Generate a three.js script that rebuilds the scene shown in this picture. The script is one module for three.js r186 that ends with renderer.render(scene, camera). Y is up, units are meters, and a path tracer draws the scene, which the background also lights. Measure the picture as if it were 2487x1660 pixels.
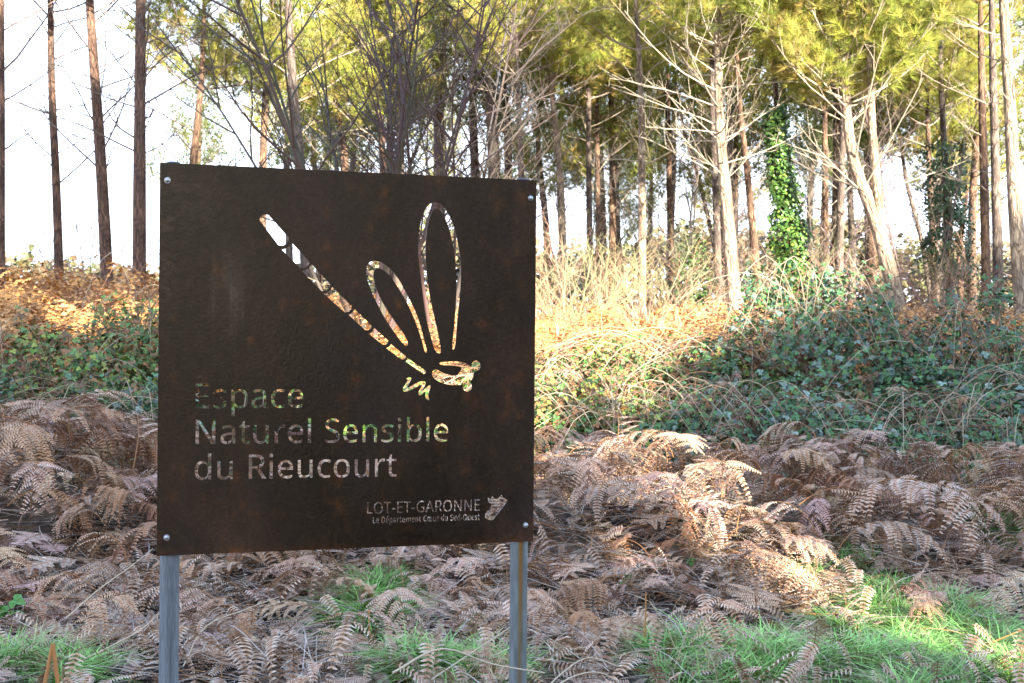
import * as THREE from 'three';
import { FontLoader } from 'three/addons/loaders/FontLoader.js';
import { mergeGeometries } from 'three/addons/utils/BufferGeometryUtils.js';

// ---------------------------------------------------------------- camera, sky, sun, exposure
const scene = new THREE.Scene();
const FOV = 32.238, EYE = 1.5;
const camera = new THREE.PerspectiveCamera(FOV, 1024 / 683, 0.05, 600);
camera.position.set(0, EYE, 0);
camera.lookAt(0, EYE, -10);
camera.focus = 3.3;
camera.userData.fStop = 15;

const renderer = new THREE.WebGLRenderer({ antialias: true });
renderer.toneMapping = THREE.LinearToneMapping;
renderer.toneMappingExposure = 6.6;
renderer.shadowMap.enabled = true;

const SUN_AZ = 27 * Math.PI / 180, SUN_EL = 19 * Math.PI / 180;   // behind the camera, to its right, low
const sunDir = new THREE.Vector3(Math.sin(SUN_AZ) * Math.cos(SUN_EL), Math.sin(SUN_EL), Math.cos(SUN_AZ) * Math.cos(SUN_EL));
{
  const W = 512, H = 256, px = new Float32Array(W * H * 4), v = new THREE.Vector3();
  const lerp = (a, b, t) => a + (b - a) * t;
  for (let j = 0; j < H; j++) for (let i = 0; i < W; i++) {
    const el = ((j + 0.5) / H - 0.5) * Math.PI, az = ((i + 0.5) / W - 0.5) * 2 * Math.PI;
    v.set(Math.cos(el) * Math.cos(az), Math.sin(el), Math.cos(el) * Math.sin(az));
    const k = (j * W + i) * 4;
    if (el < 0) { px[k] = 0.07; px[k + 1] = 0.06; px[k + 2] = 0.05; px[k + 3] = 1; continue; }
    const t = Math.pow(Math.sin(el), 0.5), g = Math.pow(Math.max(0, v.dot(sunDir)), 10) * 0.5;
    px[k] = lerp(0.62, 0.13, t) + g; px[k + 1] = lerp(0.65, 0.215, t) + g * 0.9; px[k + 2] = lerp(0.70, 0.38, t) + g * 0.75; px[k + 3] = 1;
  }
  const sky = new THREE.DataTexture(px, W, H, THREE.RGBAFormat, THREE.FloatType);
  sky.mapping = THREE.EquirectangularReflectionMapping; sky.magFilter = THREE.LinearFilter; sky.minFilter = THREE.LinearFilter;
  sky.wrapS = THREE.RepeatWrapping; sky.needsUpdate = true;
  scene.background = sky; scene.environment = sky;
}
const sun = new THREE.DirectionalLight(new THREE.Color().setRGB(1.0, 0.90, 0.74), 5);
sun.position.copy(sunDir).multiplyScalar(60).add(new THREE.Vector3(0, 0, -10));
sun.target.position.set(0, 0, -10);
sun.castShadow = true; sun.shadow.mapSize.set(4096, 4096);
Object.assign(sun.shadow.camera, { left: -40, right: 40, top: 40, bottom: -40, near: 1, far: 160 });
scene.add(sun, sun.target);

// ---------------------------------------------------------------- helpers
function rngOf(seed) { let a = seed >>> 0; return () => { a = (a + 0x6D2B79F5) | 0; let t = Math.imul(a ^ (a >>> 15), 1 | a); t = (t + Math.imul(t ^ (t >>> 7), 61 | t)) ^ t; return ((t ^ (t >>> 14)) >>> 0) / 4294967296; }; }
const smooth = (a, b, x) => { const t = Math.min(1, Math.max(0, (x - a) / (b - a))); return t * t * (3 - 2 * t); };
const hash = (x, y) => { let h = Math.imul(x | 0, 374761393) + Math.imul(y | 0, 668265263); h = Math.imul(h ^ (h >>> 13), 1274126177); return ((h ^ (h >>> 16)) >>> 0) / 4294967296; };
function noise(x, y, wrap = 0) {
  const xi = Math.floor(x), yi = Math.floor(y), fx = x - xi, fy = y - yi, u = fx * fx * (3 - 2 * fx), w = fy * fy * (3 - 2 * fy);
  const m = (a) => wrap ? ((a % wrap) + wrap) % wrap : a;
  const a = hash(m(xi), m(yi)), b = hash(m(xi + 1), m(yi)), c = hash(m(xi), m(yi + 1)), d = hash(m(xi + 1), m(yi + 1));
  return a + (b - a) * u + (c - a) * w + (a - b - c + d) * u * w;
}
const fbm = (x, y, o = 4, wrap = 0) => { let s = 0, a = 0.5, n = 0; for (let i = 0; i < o; i++) { s += a * noise(x, y, wrap); n += a; a /= 2; x *= 2; y *= 2; wrap *= 2; } return s / n; };
const V = (x, y, z) => new THREE.Vector3(x, y, z);
const names = {};
function numbered(n) { const k = names[n] = (names[n] ?? -1) + 1; return k ? `${n}_${String(k).padStart(3, '0')}` : n; }
function shadow(o) { o.traverse((c) => { if (c.isMesh) { c.castShadow = true; c.receiveShadow = true; } }); return o; }
function top(o, name, label, category, group, kind) {          // a top-level object with its userData
  o.name = numbered(name);
  if (label) o.userData.label = label;
  if (category) o.userData.category = category;
  if (group) o.userData.group = group;
  if (kind) o.userData.kind = kind;
  scene.add(shadow(o)); return o;
}
function part(parent, name, geometry, material, kind) { const m = new THREE.Mesh(geometry, material); m.name = name; if (kind) m.userData.kind = kind; parent.add(m); return m; }
function dataTex(w, h, fn, srgb = true) {
  const a = new Uint8Array(w * h * 4);
  for (let j = 0; j < h; j++) for (let i = 0; i < w; i++) { const c = fn(i / w, j / h), k = (j * w + i) * 4; for (let n = 0; n < 3; n++) a[k + n] = Math.max(0, Math.min(255, (Array.isArray(c) ? c[n] : c) * 255)); a[k + 3] = 255; }
  const t = new THREE.DataTexture(a, w, h); t.wrapS = t.wrapT = THREE.RepeatWrapping; t.magFilter = THREE.LinearFilter; t.minFilter = THREE.LinearMipmapLinearFilter; t.generateMipmaps = true;
  if (srgb) t.colorSpace = THREE.SRGBColorSpace; t.needsUpdate = true; return t;
}
class Build {                                                   // collects triangles into one BufferGeometry
  constructor() { this.p = []; this.n = []; this.u = []; this.c = []; this.i = []; this.col = [1, 1, 1]; }
  get count() { return this.p.length / 3; }
  v(x, y, z, nx, ny, nz, u = 0, w = 0, c = this.col) { this.p.push(x, y, z); this.n.push(nx, ny, nz); this.u.push(u, w); this.c.push(c[0], c[1], c[2]); return this.count - 1; }
  tube(pts, radii, sides = 6, cap = false) {
    const T = V(0, 0, 0), N = V(1, 0, 0), B = V(0, 0, 0), ref = V(0, 0, 1); let len = 0; const start = this.count;
    for (let k = 0; k < pts.length; k++) {
      T.subVectors(pts[Math.min(k + 1, pts.length - 1)], pts[Math.max(k - 1, 0)]).normalize();
      if (k === 0) { N.crossVectors(T, Math.abs(T.z) > 0.9 ? V(1, 0, 0) : ref).normalize(); } else { N.addScaledVector(T, -N.dot(T)).normalize(); len += pts[k].distanceTo(pts[k - 1]); }
      B.crossVectors(T, N);
      for (let s = 0; s <= sides; s++) {
        const a = s / sides * 2 * Math.PI, c = Math.cos(a), d = Math.sin(a), nx = N.x * c + B.x * d, ny = N.y * c + B.y * d, nz = N.z * c + B.z * d, r = radii[k];
        this.v(pts[k].x + nx * r, pts[k].y + ny * r, pts[k].z + nz * r, nx, ny, nz, s / sides * 2 * Math.PI * radii[0], len);
      }
      if (k) for (let s = 0; s < sides; s++) { const a = start + (k - 1) * (sides + 1) + s, b = a + sides + 1; this.i.push(a, a + 1, b, b, a + 1, b + 1); }
    }
    if (cap) { const q = pts[pts.length - 1], c0 = this.v(q.x, q.y, q.z, T.x, T.y, T.z), b0 = start + (pts.length - 1) * (sides + 1); for (let s = 0; s < sides; s++) this.i.push(c0, b0 + s, b0 + s + 1); }
    return this;
  }
  face(list, cols) {                                            // a flat fan with its own normal
    const [a, b, c] = list, n = V(0, 0, 0).crossVectors(b.clone().sub(a), c.clone().sub(a)).normalize(), s = this.count;
    list.forEach((q, k) => this.v(q.x, q.y, q.z, n.x, n.y, n.z, q.x, q.y, cols ? cols[k] : this.col));
    for (let k = 1; k + 1 < list.length; k++) this.i.push(s, s + k, s + k + 1);
  }
  geometry() {
    const g = new THREE.BufferGeometry();
    g.setAttribute('position', new THREE.Float32BufferAttribute(this.p, 3)); g.setAttribute('normal', new THREE.Float32BufferAttribute(this.n, 3));
    g.setAttribute('uv', new THREE.Float32BufferAttribute(this.u, 2)); g.setAttribute('color', new THREE.Float32BufferAttribute(this.c, 3)); g.setIndex(this.i); return g;
  }
}
class Copies {                                                  // gathers places and tints for an InstancedMesh
  constructor(geometry, material) { this.g = geometry; this.mat = material; this.m = []; this.c = []; }
  add(matrix, r, g, b) { this.m.push(matrix.clone()); this.c.push([r, g, b]); }
  build(name) {
    const im = new THREE.InstancedMesh(this.g, this.mat, this.m.length), c = new THREE.Color();
    this.m.forEach((m, k) => { im.setMatrixAt(k, m); im.setColorAt(k, c.setRGB(...this.c[k])); });
    im.name = name; im.userData.kind = 'stuff'; return im;
  }
}
function bake(copies) {                                          // places of one or more Copies joined into a single geometry
  const P = [], N = [], C = [], I = [], v = V(0, 0, 0);
  for (const k of copies) { const a = k.g.attributes, ix = k.g.index.array; k.m.forEach((m, j) => { const base = P.length / 3, c = k.c[j]; for (let i = 0; i < a.position.count; i++) { v.fromBufferAttribute(a.position, i).applyMatrix4(m); P.push(v.x, v.y, v.z); v.fromBufferAttribute(a.normal, i).transformDirection(m); N.push(v.x, v.y, v.z); C.push(a.color.getX(i) * c[0], a.color.getY(i) * c[1], a.color.getZ(i) * c[2]); } for (const i of ix) I.push(base + i); }); }
  const g = new THREE.BufferGeometry(); g.setAttribute('position', new THREE.Float32BufferAttribute(P, 3)); g.setAttribute('normal', new THREE.Float32BufferAttribute(N, 3)); g.setAttribute('color', new THREE.Float32BufferAttribute(C, 3)); g.setIndex(I); return g;
}
const _q = new THREE.Quaternion(), _q2 = new THREE.Quaternion(), _m = new THREE.Matrix4(), _s = V(1, 1, 1), UP = V(0, 1, 0);
const place = (p, q, s) => _m.compose(p, q, typeof s === 'number' ? _s.set(s, s, s) : s);
const euler = (x, y, z, o = 'YXZ') => _q.setFromEuler(new THREE.Euler(x, y, z, o));
// a point in the photograph (2349 px wide view) at a depth in front of the camera
const at = (px, py, d) => V((px * 1.0587 - 1243.5) / 2872 * d, EYE - (py * 1.0587 - 830) / 2872 * d, -d);

// ---------------------------------------------------------------- materials
const leafMat = (rough = 0.75) => new THREE.MeshStandardMaterial({ color: 0xffffff, vertexColors: true, roughness: rough, side: THREE.DoubleSide });
const thinMat = (trans) => new THREE.MeshPhysicalMaterial({ color: 0xffffff, vertexColors: true, roughness: 1, transmission: trans, thickness: 0, side: THREE.DoubleSide, specularIntensity: 0.3 });
const plainMat = (rough = 0.9) => new THREE.MeshStandardMaterial({ color: 0xffffff, vertexColors: true, roughness: rough, side: THREE.DoubleSide });
const M = { bracken: plainMat(0.9), needles: thinMat(0.55), bramble: leafMat(0.55), ivy: leafMat(0.4, 0.15), grass: leafMat(0.6), straw: plainMat(0.8), twig: plainMat(0.9) };
function barkMat(dark, light, bump = 0.012) {
  const crack = (u, v) => { const w = fbm(u * 8, v * 8, 3, 8) * 0.35; const a = Math.abs(fbm(u * 8 + w * 3, v * 4 + w, 4, 8) - 0.5) * 2, plate = fbm(u * 16 + 3, v * 8, 3, 16); return Math.min(1, a * 2.2) * 0.75 + plate * 0.25; };
  const map = dataTex(256, 256, (u, v) => { const t = crack(u, v), l = fbm(u * 6 + 9, v * 6, 4, 6); return dark.map((d, k) => d + (light[k] - d) * Math.min(1, t * 0.75 + (l - 0.35) * 0.7)); });
  const b = dataTex(256, 256, (u, v) => crack(u, v), false);
  for (const t of [map, b]) t.repeat.set(1.9, 1.1);
  return new THREE.MeshStandardMaterial({ map, bumpMap: b, bumpScale: bump * 2, roughness: 0.92, vertexColors: true });
}
M.barkRed = barkMat([0.24, 0.175, 0.14], [0.58, 0.46, 0.36]);
M.barkShaded = barkMat([0.20, 0.145, 0.12], [0.52, 0.40, 0.33]);  // dark bark, darkened further so the left-hand trunks look shaded
M.barkPale = barkMat([0.36, 0.30, 0.25], [0.76, 0.69, 0.59], 0.012);
M.barkGrey = barkMat([0.25, 0.21, 0.19], [0.55, 0.49, 0.44]);

// ---------------------------------------------------------------- ground
function gh(x, z) {
  const d = -z;
  let h = 1.05 * smooth(9.4, 15.5, d) + 0.35 * smooth(15, 22, d);
  h += 0.45 * smooth(-2.5, -6, x) * smooth(13, 19, d);
  h += (0.34 + 0.16 * smooth(-2, -4, x)) * smooth(6.0, 8.0, d) * (1 - smooth(9.2, 10.2, d)) * (0.35 + 1.3 * fbm(x * 1.3 + 7, d * 1.3, 2));
  h += (fbm(x * 0.7 + 31, z * 0.7 + 11, 3) - 0.5) * 0.14;
  if (d < -4) h += 0;
  return h;
}
{
  const xs = [], zs = [];
  for (let x = -260; x < -12; x += Math.max(0.5, (-x - 11) * 0.25)) xs.push(x);
  for (let x = -12; x <= 12.01; x += 0.25) xs.push(x);
  for (const x of xs.slice().filter((q) => q < -12).reverse()) xs.push(-x);
  for (let z = 60; z > 0; z -= 4) zs.push(z);
  for (let z = 0; z > -24; z -= 0.25) zs.push(z);
  for (let z = -24; z > -500; z -= Math.max(0.6, (-z - 22) * 0.2)) zs.push(z);
  const b = new Build();
  for (const z of zs) for (const x of xs) b.v(x, gh(x, z), z, 0, 1, 0, x, z);
  for (let j = 0; j + 1 < zs.length; j++) for (let i = 0; i + 1 < xs.length; i++) { const a = j * xs.length + i, c = a + xs.length; b.i.push(a, a + 1, c, c, a + 1, c + 1); }
  const g = b.geometry(); g.computeVertexNormals(); g.deleteAttribute('color');
  const map = dataTex(512, 512, (u, v) => { const a = fbm(u * 8, v * 8, 5, 8), c = fbm(u * 64, v * 64, 2, 64), k = 0.16 + 0.26 * a + 0.2 * (c - 0.5); return [k * 1.0, k * 0.80, k * 0.62]; });
  const bump = dataTex(512, 512, (u, v) => fbm(u * 48, v * 48, 3, 48), false);
  for (const t of [map, bump]) t.repeat.set(0.4, 0.4);
  const ground = new THREE.Mesh(g, new THREE.MeshStandardMaterial({ map, bumpMap: bump, bumpScale: 0.03, roughness: 0.95 }));
  top(ground, 'ground', null, null, null, 'structure');
}

// ---------------------------------------------------------------- the sign
const SIGN = { c: V(-0.41833, EYE - 0.04946, -3.14069), e: new THREE.Euler(0.0051, 0.27496, -0.0084, 'YXZ') };
{
  const q = new THREE.Quaternion().setFromEuler(SIGN.e), nrm = V(0, 0, 1).applyQuaternion(q), inv = q.clone().invert(), eye = V(0, EYE, 0);
  const pp = (u, v) => { const d = V((u - 1243.5) / 2872, -(v - 830) / 2872, -1), t = SIGN.c.clone().sub(eye).dot(nrm) / d.dot(nrm); const w = eye.clone().addScaledVector(d, t).sub(SIGN.c).applyQuaternion(inv); return new THREE.Vector2(w.x, w.y); };
  const z1 = ([x, y]) => pp(370 + x * 0.40868, 370 + y * 0.40868);       // three enlarged views of the photograph
  const z2 = ([x, y]) => pp(370 + x * 0.40868, 860 + y * 0.40868);
  const z4 = ([x, y]) => pp(950 + x * 0.11478, 820 + y * 0.11478);
  const z3 = ([x, y]) => pp(860 + x * 0.19583, 1180 + y * 0.19583);
  const T = 0.004;
  const panel = new THREE.Shape([new THREE.Vector2(-0.5, -0.5), new THREE.Vector2(0.5, -0.5), new THREE.Vector2(0.5, 0.5), new THREE.Vector2(-0.5, 0.5)]);
  const holes = [], islands = [], ties = [];
  const cut = (pts, rounded) => holes.push(rounded ? new THREE.CatmullRomCurve3(pts.map((p) => V(p.x, p.y, 0)), true, 'centripetal').getPoints(pts.length * 3).slice(0, -1).map((p) => new THREE.Vector2(p.x, p.y)) : pts);
  // the dragonfly: eight tail segments, two wing loops, head, legs
  const tail = [
    [[634, 402], [640, 388], [654, 376], [672, 370], [688, 373], [698, 382], [809, 508], [807, 526], [795, 544], [775, 556], [748, 553]],
    [[768, 580], [790, 574], [812, 560], [830, 539], [933, 652], [928, 671], [910, 687], [880, 691]],
    [[886, 707], [910, 700], [930, 686], [945, 665], [1056, 784], [1052, 804], [1034, 821], [1005, 826]],
    [[1018, 841], [1040, 834], [1058, 820], [1068, 800], [1183, 914], [1180, 934], [1164, 950], [1138, 951]],
    [[1165, 967], [1180, 960], [1193, 948], [1200, 931], [1302, 1032], [1299, 1047], [1283, 1059], [1262, 1056]],
    [[1285, 1081], [1300, 1073], [1311, 1061], [1318, 1045], [1401, 1120], [1397, 1137], [1383, 1147], [1367, 1143]],
    [[1390, 1166], [1403, 1159], [1412, 1151], [1418, 1140], [1506, 1214], [1502, 1226], [1492, 1233], [1478, 1232]],
  ];
  for (const t of tail) cut(t.map(z1));
  cut([[305, 515], [328, 478], [342, 430], [735, 712], [727, 745], [705, 770], [680, 775]].map(z4));
  cut([[1500, 1148], [1440, 1075], [1380, 985], [1330, 890], [1290, 800], [1270, 725], [1272, 682], [1290, 655], [1322, 646], [1362, 656], [1410, 690], [1460, 750], [1510, 840], [1556, 930], [1590, 1020], [1614, 1110], [1630, 1190], [1622, 1193], [1600, 1115], [1570, 1030], [1533, 938], [1490, 855], [1440, 775], [1390, 715], [1352, 693], [1326, 693], [1313, 715], [1319, 770], [1346, 850], [1390, 930], [1450, 1020], [1506, 1100], [1518, 1142], [1512, 1152]].map(z1), true);
  cut([[1700, 1197], [1680, 1178], [1650, 1080], [1623, 970], [1600, 800], [1581, 630], [1578, 540], [1590, 440], [1614, 355], [1645, 310], [1680, 298], [1720, 314], [1760, 370], [1791, 440], [1815, 540], [1830, 650], [1832, 770], [1822, 900], [1808, 1040], [1797, 1160], [1787, 1176], [1782, 1160], [1789, 1080], [1800, 950], [1807, 800], [1800, 650], [1785, 545], [1755, 432], [1720, 362], [1691, 337], [1666, 347], [1645, 392], [1629, 470], [1622, 600], [1630, 720], [1650, 860], [1680, 1000], [1704, 1110], [1714, 1170], [1711, 1192]].map(z1), true);
  cut([[1020, 558], [1045, 524], [1150, 515], [1350, 510], [1500, 524], [1600, 560], [1685, 618], [1698, 565], [1738, 512], [1800, 494], [1860, 520], [1887, 582], [1875, 652], [1832, 705], [1768, 724], [1742, 762], [1735, 825], [1710, 890], [1668, 938], [1699, 980], [1705, 1050], [1682, 1110], [1630, 1146], [1570, 1140], [1526, 1104], [1511, 1050], [1512, 1004], [1420, 1011], [1250, 1005], [1100, 970], [960, 908], [880, 830], [861, 762], [888, 704], [948, 678], [1020, 710], [1120, 760], [1250, 800], [1380, 812], [1440, 742], [1490, 640], [1380, 606], [1220, 590], [1070, 582]].map(z4), true);
  cut([[312, 872], [395, 848], [427, 868], [402, 925], [332, 1068], [600, 935], [690, 928], [727, 950], [718, 1003], [640, 1152], [798, 1010], [828, 1022], [812, 1110], [790, 1190], [790, 1270], [802, 1328], [745, 1312], [717, 1245], [716, 1150], [640, 1213], [590, 1226], [573, 1190], [586, 1130], [648, 1003], [350, 1138], [270, 1146], [238, 1108], [262, 1048], [346, 893]].map(z4), true);
  // the small map of the county
  cut([[1655, 148], [1690, 165], [1713, 125], [1745, 166], [1770, 168], [1792, 148], [1828, 114], [1850, 150], [1896, 176], [1886, 212], [1722, 424], [1690, 432], [1655, 420], [1620, 396], [1624, 345], [1690, 268], [1698, 228], [1663, 208]].map(z3));
  // lettering: each glyph is cut out, its counter stays as an island on a thin bridge
  const font = await new FontLoader().loadAsync('fonts/droid/droid_sans_regular.typeface.json');
  const bold = await new FontLoader().loadAsync('fonts/droid/droid_sans_bold.typeface.json');
  const write = (text, f, left, right, cap, stretch = 0) => {
    const flat = (sh) => sh.extractPoints(6);
    const shapes = f.generateShapes(text, 1).map(flat);
    let x0 = 1e9, x1 = -1e9, capTop = 0;
    for (const s of shapes) for (const p of s.shape) { x0 = Math.min(x0, p.x); x1 = Math.max(x1, p.x); }
    for (const s of f.generateShapes('E', 1).map(flat)) for (const p of s.shape) capTop = Math.max(capTop, p.y);
    const sx = (right.x - left.x) / (x1 - x0), sy = cap / capTop, slope = (right.y - left.y) / (right.x - left.x);
    const to = (p) => { const x = left.x + (p.x - x0) * sx; return new THREE.Vector2(x, left.y + (x - left.x) * slope + p.y * sy); };
    for (const s of shapes) {
      holes.push(s.shape.map(to));
      for (const h of s.holes) {
        const c = h.map(to); islands.push(c);
        let cx = 0, lo = 1e9; for (const p of c) { cx += p.x / c.length; lo = Math.min(lo, p.y); }
        ties.push([cx, lo, cap]);
      }
    }
  };
  const capOf = (f, a, b) => f(a).distanceTo(f(b));
  write('Espace', font, z2([255, 322]), z2([894, 319]), capOf(z2, [260, 322], [260, 175]));
  write('Naturel Sensible', font, z2([255, 535]), z2([1757, 520]), capOf(z2, [262, 535], [262, 390]));
  write('du Rieucourt', font, z2([250, 748]), z2([1450, 728]), capOf(z2, [570, 744], [570, 600]));
  write('LOT-ET-GARONNE', font, z2([1275, 951]), z2([1945, 931]), capOf(z2, [1275, 950], [1275, 882]));
  write('Le Département Cœur du Sud-Ouest', bold, z2([1309, 1007]), z2([1945, 987]), capOf(z2, [1309, 1006], [1309, 968]));
  const area = (p) => THREE.ShapeUtils.area(p);
  for (const h of holes) { if (area(h) > 0) h.reverse(); panel.holes.push(new THREE.Path(h)); }
  const opt = { depth: T, bevelEnabled: false, curveSegments: 6 };
  const parts = [new THREE.ExtrudeGeometry(panel, opt)];
  for (const c of islands) { if (area(c) < 0) c.reverse(); parts.push(new THREE.ExtrudeGeometry(new THREE.Shape(c), opt)); }
  for (const [x, y, cap] of ties) { const w = cap * 0.02, h = cap * 0.22; parts.push(new THREE.ExtrudeGeometry(new THREE.Shape([new THREE.Vector2(x - w, y - h), new THREE.Vector2(x + w, y - h), new THREE.Vector2(x + w, y + 0.001), new THREE.Vector2(x - w, y + 0.001)]), { ...opt, depth: T * 0.5 }).translate(0, 0, T * 0.2)); }
  const g = mergeGeometries(parts); g.translate(0, 0, -T / 2);
  const stain = (u, v) => fbm(u * 5 + 3, v * 2.2 + 1, 5), speck = (u, v) => fbm(u * 180, v * 180, 2);
  const map = dataTex(1024, 1024, (u, v) => {
    const a = stain(u, v), run = fbm(u * 22 + 4 * fbm(u * 6, v * 6, 3), v * 5, 4), k = speck(u, v), o = Math.max(0, fbm(u * 6 + 20, v * 4, 5) - 0.5) * 2.6, bl = Math.max(0, fbm(u * 4 + 40, v * 3 + 8, 4) - 0.52) * 2.4;
    const m = 0.072 + 0.12 * (a - 0.5) + 0.06 * (run - 0.5) + 0.09 * (k - 0.5);
    const dx = (u - 0.17) / 0.06, grey = Math.max(0, 1 - Math.hypot(dx, (v - 0.68) / 0.17)) * Math.pow(fbm(u * 60, v * 5, 3), 1.5) * 0.42;   // scuffed pale patch with drips
    const edge = Math.max(0, 0.022 - v) / 0.022 * fbm(u * 30, v * 30, 2), rust = o * 0.075 + edge * 0.14 + Math.max(0, fbm(u * 26 + 70, v * 20, 3) - 0.62) * 0.5;
    return [m * 1.30 + rust + grey, m * 0.88 + rust * 0.42 + bl * 0.02 + grey * 0.92, m * 0.64 + bl * 0.05 + grey * 0.84];
  });
  const bump = dataTex(1024, 1024, (u, v) => speck(u, v) * 0.85 + fbm(u * 60, v * 60, 3) * 0.15, false);
  const rough = dataTex(512, 512, (u, v) => [1, 0.27 + 0.34 * stain(u, v) + 0.15 * (fbm(u * 90, v * 90, 2) - 0.5), 0], false);
  for (const t of [map, bump, rough]) t.offset.set(0.5, 0.5);
  const corten = new THREE.MeshPhysicalMaterial({ map, bumpMap: bump, bumpScale: 0.00035, roughnessMap: rough, roughness: 0.95, metalness: 0.0, specularIntensity: 1.0, specularColor: new THREE.Color().setRGB(1.0, 0.80, 0.60) });
  const sign = new THREE.Group();
  sign.rotation.copy(SIGN.e);
  const H = SIGN.c.y; sign.position.copy(SIGN.c).sub(V(0, H, 0).applyQuaternion(q));
  const pm = part(sign, 'panel', g, corten); pm.position.y = H; pm.userData.label = 'rusty dark brown steel plate with dragonfly and lettering cut through';
  // posts, caps, bolts
  const zincTex = dataTex(256, 256, (u, v) => { const a = fbm(u * 24, v * 24, 3, 24), b = fbm(u * 6 + 4, v * 6, 4, 6), k = 0.50 + 0.16 * (a - 0.5) + 0.18 * (b - 0.5); return [k * 0.92, k, k * 1.06]; });
  zincTex.repeat.set(5, 5);
  const zinc = new THREE.MeshStandardMaterial({ map: zincTex, roughness: 0.5, metalness: 0.55 });
  const zincRust = new THREE.MeshStandardMaterial({ map: dataTex(128, 512, (u, v) => {
    const a = fbm(u * 12, v * 40, 3), k = 0.48 + 0.2 * (a - 0.5), run = Math.max(0, 1 - Math.abs(((u + 0.5) % 1) - 0.49 - 0.02 * (fbm(2, v * 9, 2) - 0.5)) / 0.055) * Math.min(1, Math.max(0, v * 2.2 - 0.35 + 0.6 * (fbm(u * 20, v * 14, 2) - 0.5)));
    return [k * 0.92 + (0.62 - k) * run, k + (0.38 - k) * run, k * 1.03 + (0.10 - k) * run];
  }), roughness: 0.5, metalness: 0.5 });
  const black = new THREE.MeshStandardMaterial({ color: 0x17171a, roughness: 0.5 });
  const boltMat = new THREE.MeshStandardMaterial({ color: 0xb9bcc0, roughness: 0.35, metalness: 0.85 });
  [-0.468, 0.468].forEach((x, k) => {
    const r = 0.0245, h = H + 0.497 + 0.35;
    const p = part(sign, 'post', new THREE.CylinderGeometry(r, r, h, 40, 1, true), k ? zincRust : zinc);
    p.position.set(x, H + 0.497 - h / 2, -T / 2 - r - 0.0015);
    if (k) { p.userData.label = 'galvanised post with an orange rust streak'; }
    const cap = part(p, 'post_cap', new THREE.LatheGeometry([[0, 0.016], [0.012, 0.0145], [0.021, 0.010], [0.0268, 0.002], [0.0268, -0.018], [0.0248, -0.018]].map(([a, b]) => new THREE.Vector2(a, b)), 28), black);
    cap.position.y = h / 2 - 0.004;
  });
  for (const [u, v] of [[406, 438.5], [1288, 482], [404, 1306], [1276, 1276]]) {
    const w = pp(u, v), bolt = new THREE.Group(); bolt.name = 'bolt'; bolt.position.set(w.x, H + w.y, T / 2); sign.add(bolt);
    const washer = part(bolt, 'washer', new THREE.CylinderGeometry(0.0078, 0.0078, 0.0014, 24), boltMat); washer.rotation.x = Math.PI / 2; washer.position.z = 0.0009;
    const head = part(bolt, 'bolt_head', new THREE.LatheGeometry([[0, 0.0055], [0.0035, 0.005], [0.0058, 0.0032], [0.0066, 0]].map(([a, b]) => new THREE.Vector2(a, b)), 18), boltMat); head.rotation.x = Math.PI / 2; head.position.z = 0.0017;
  }
  top(sign, 'nature_reserve_sign', 'rusted steel sign with cut-out dragonfly and lettering on two galvanised posts', 'sign');
}
console.log('sign built');

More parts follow.
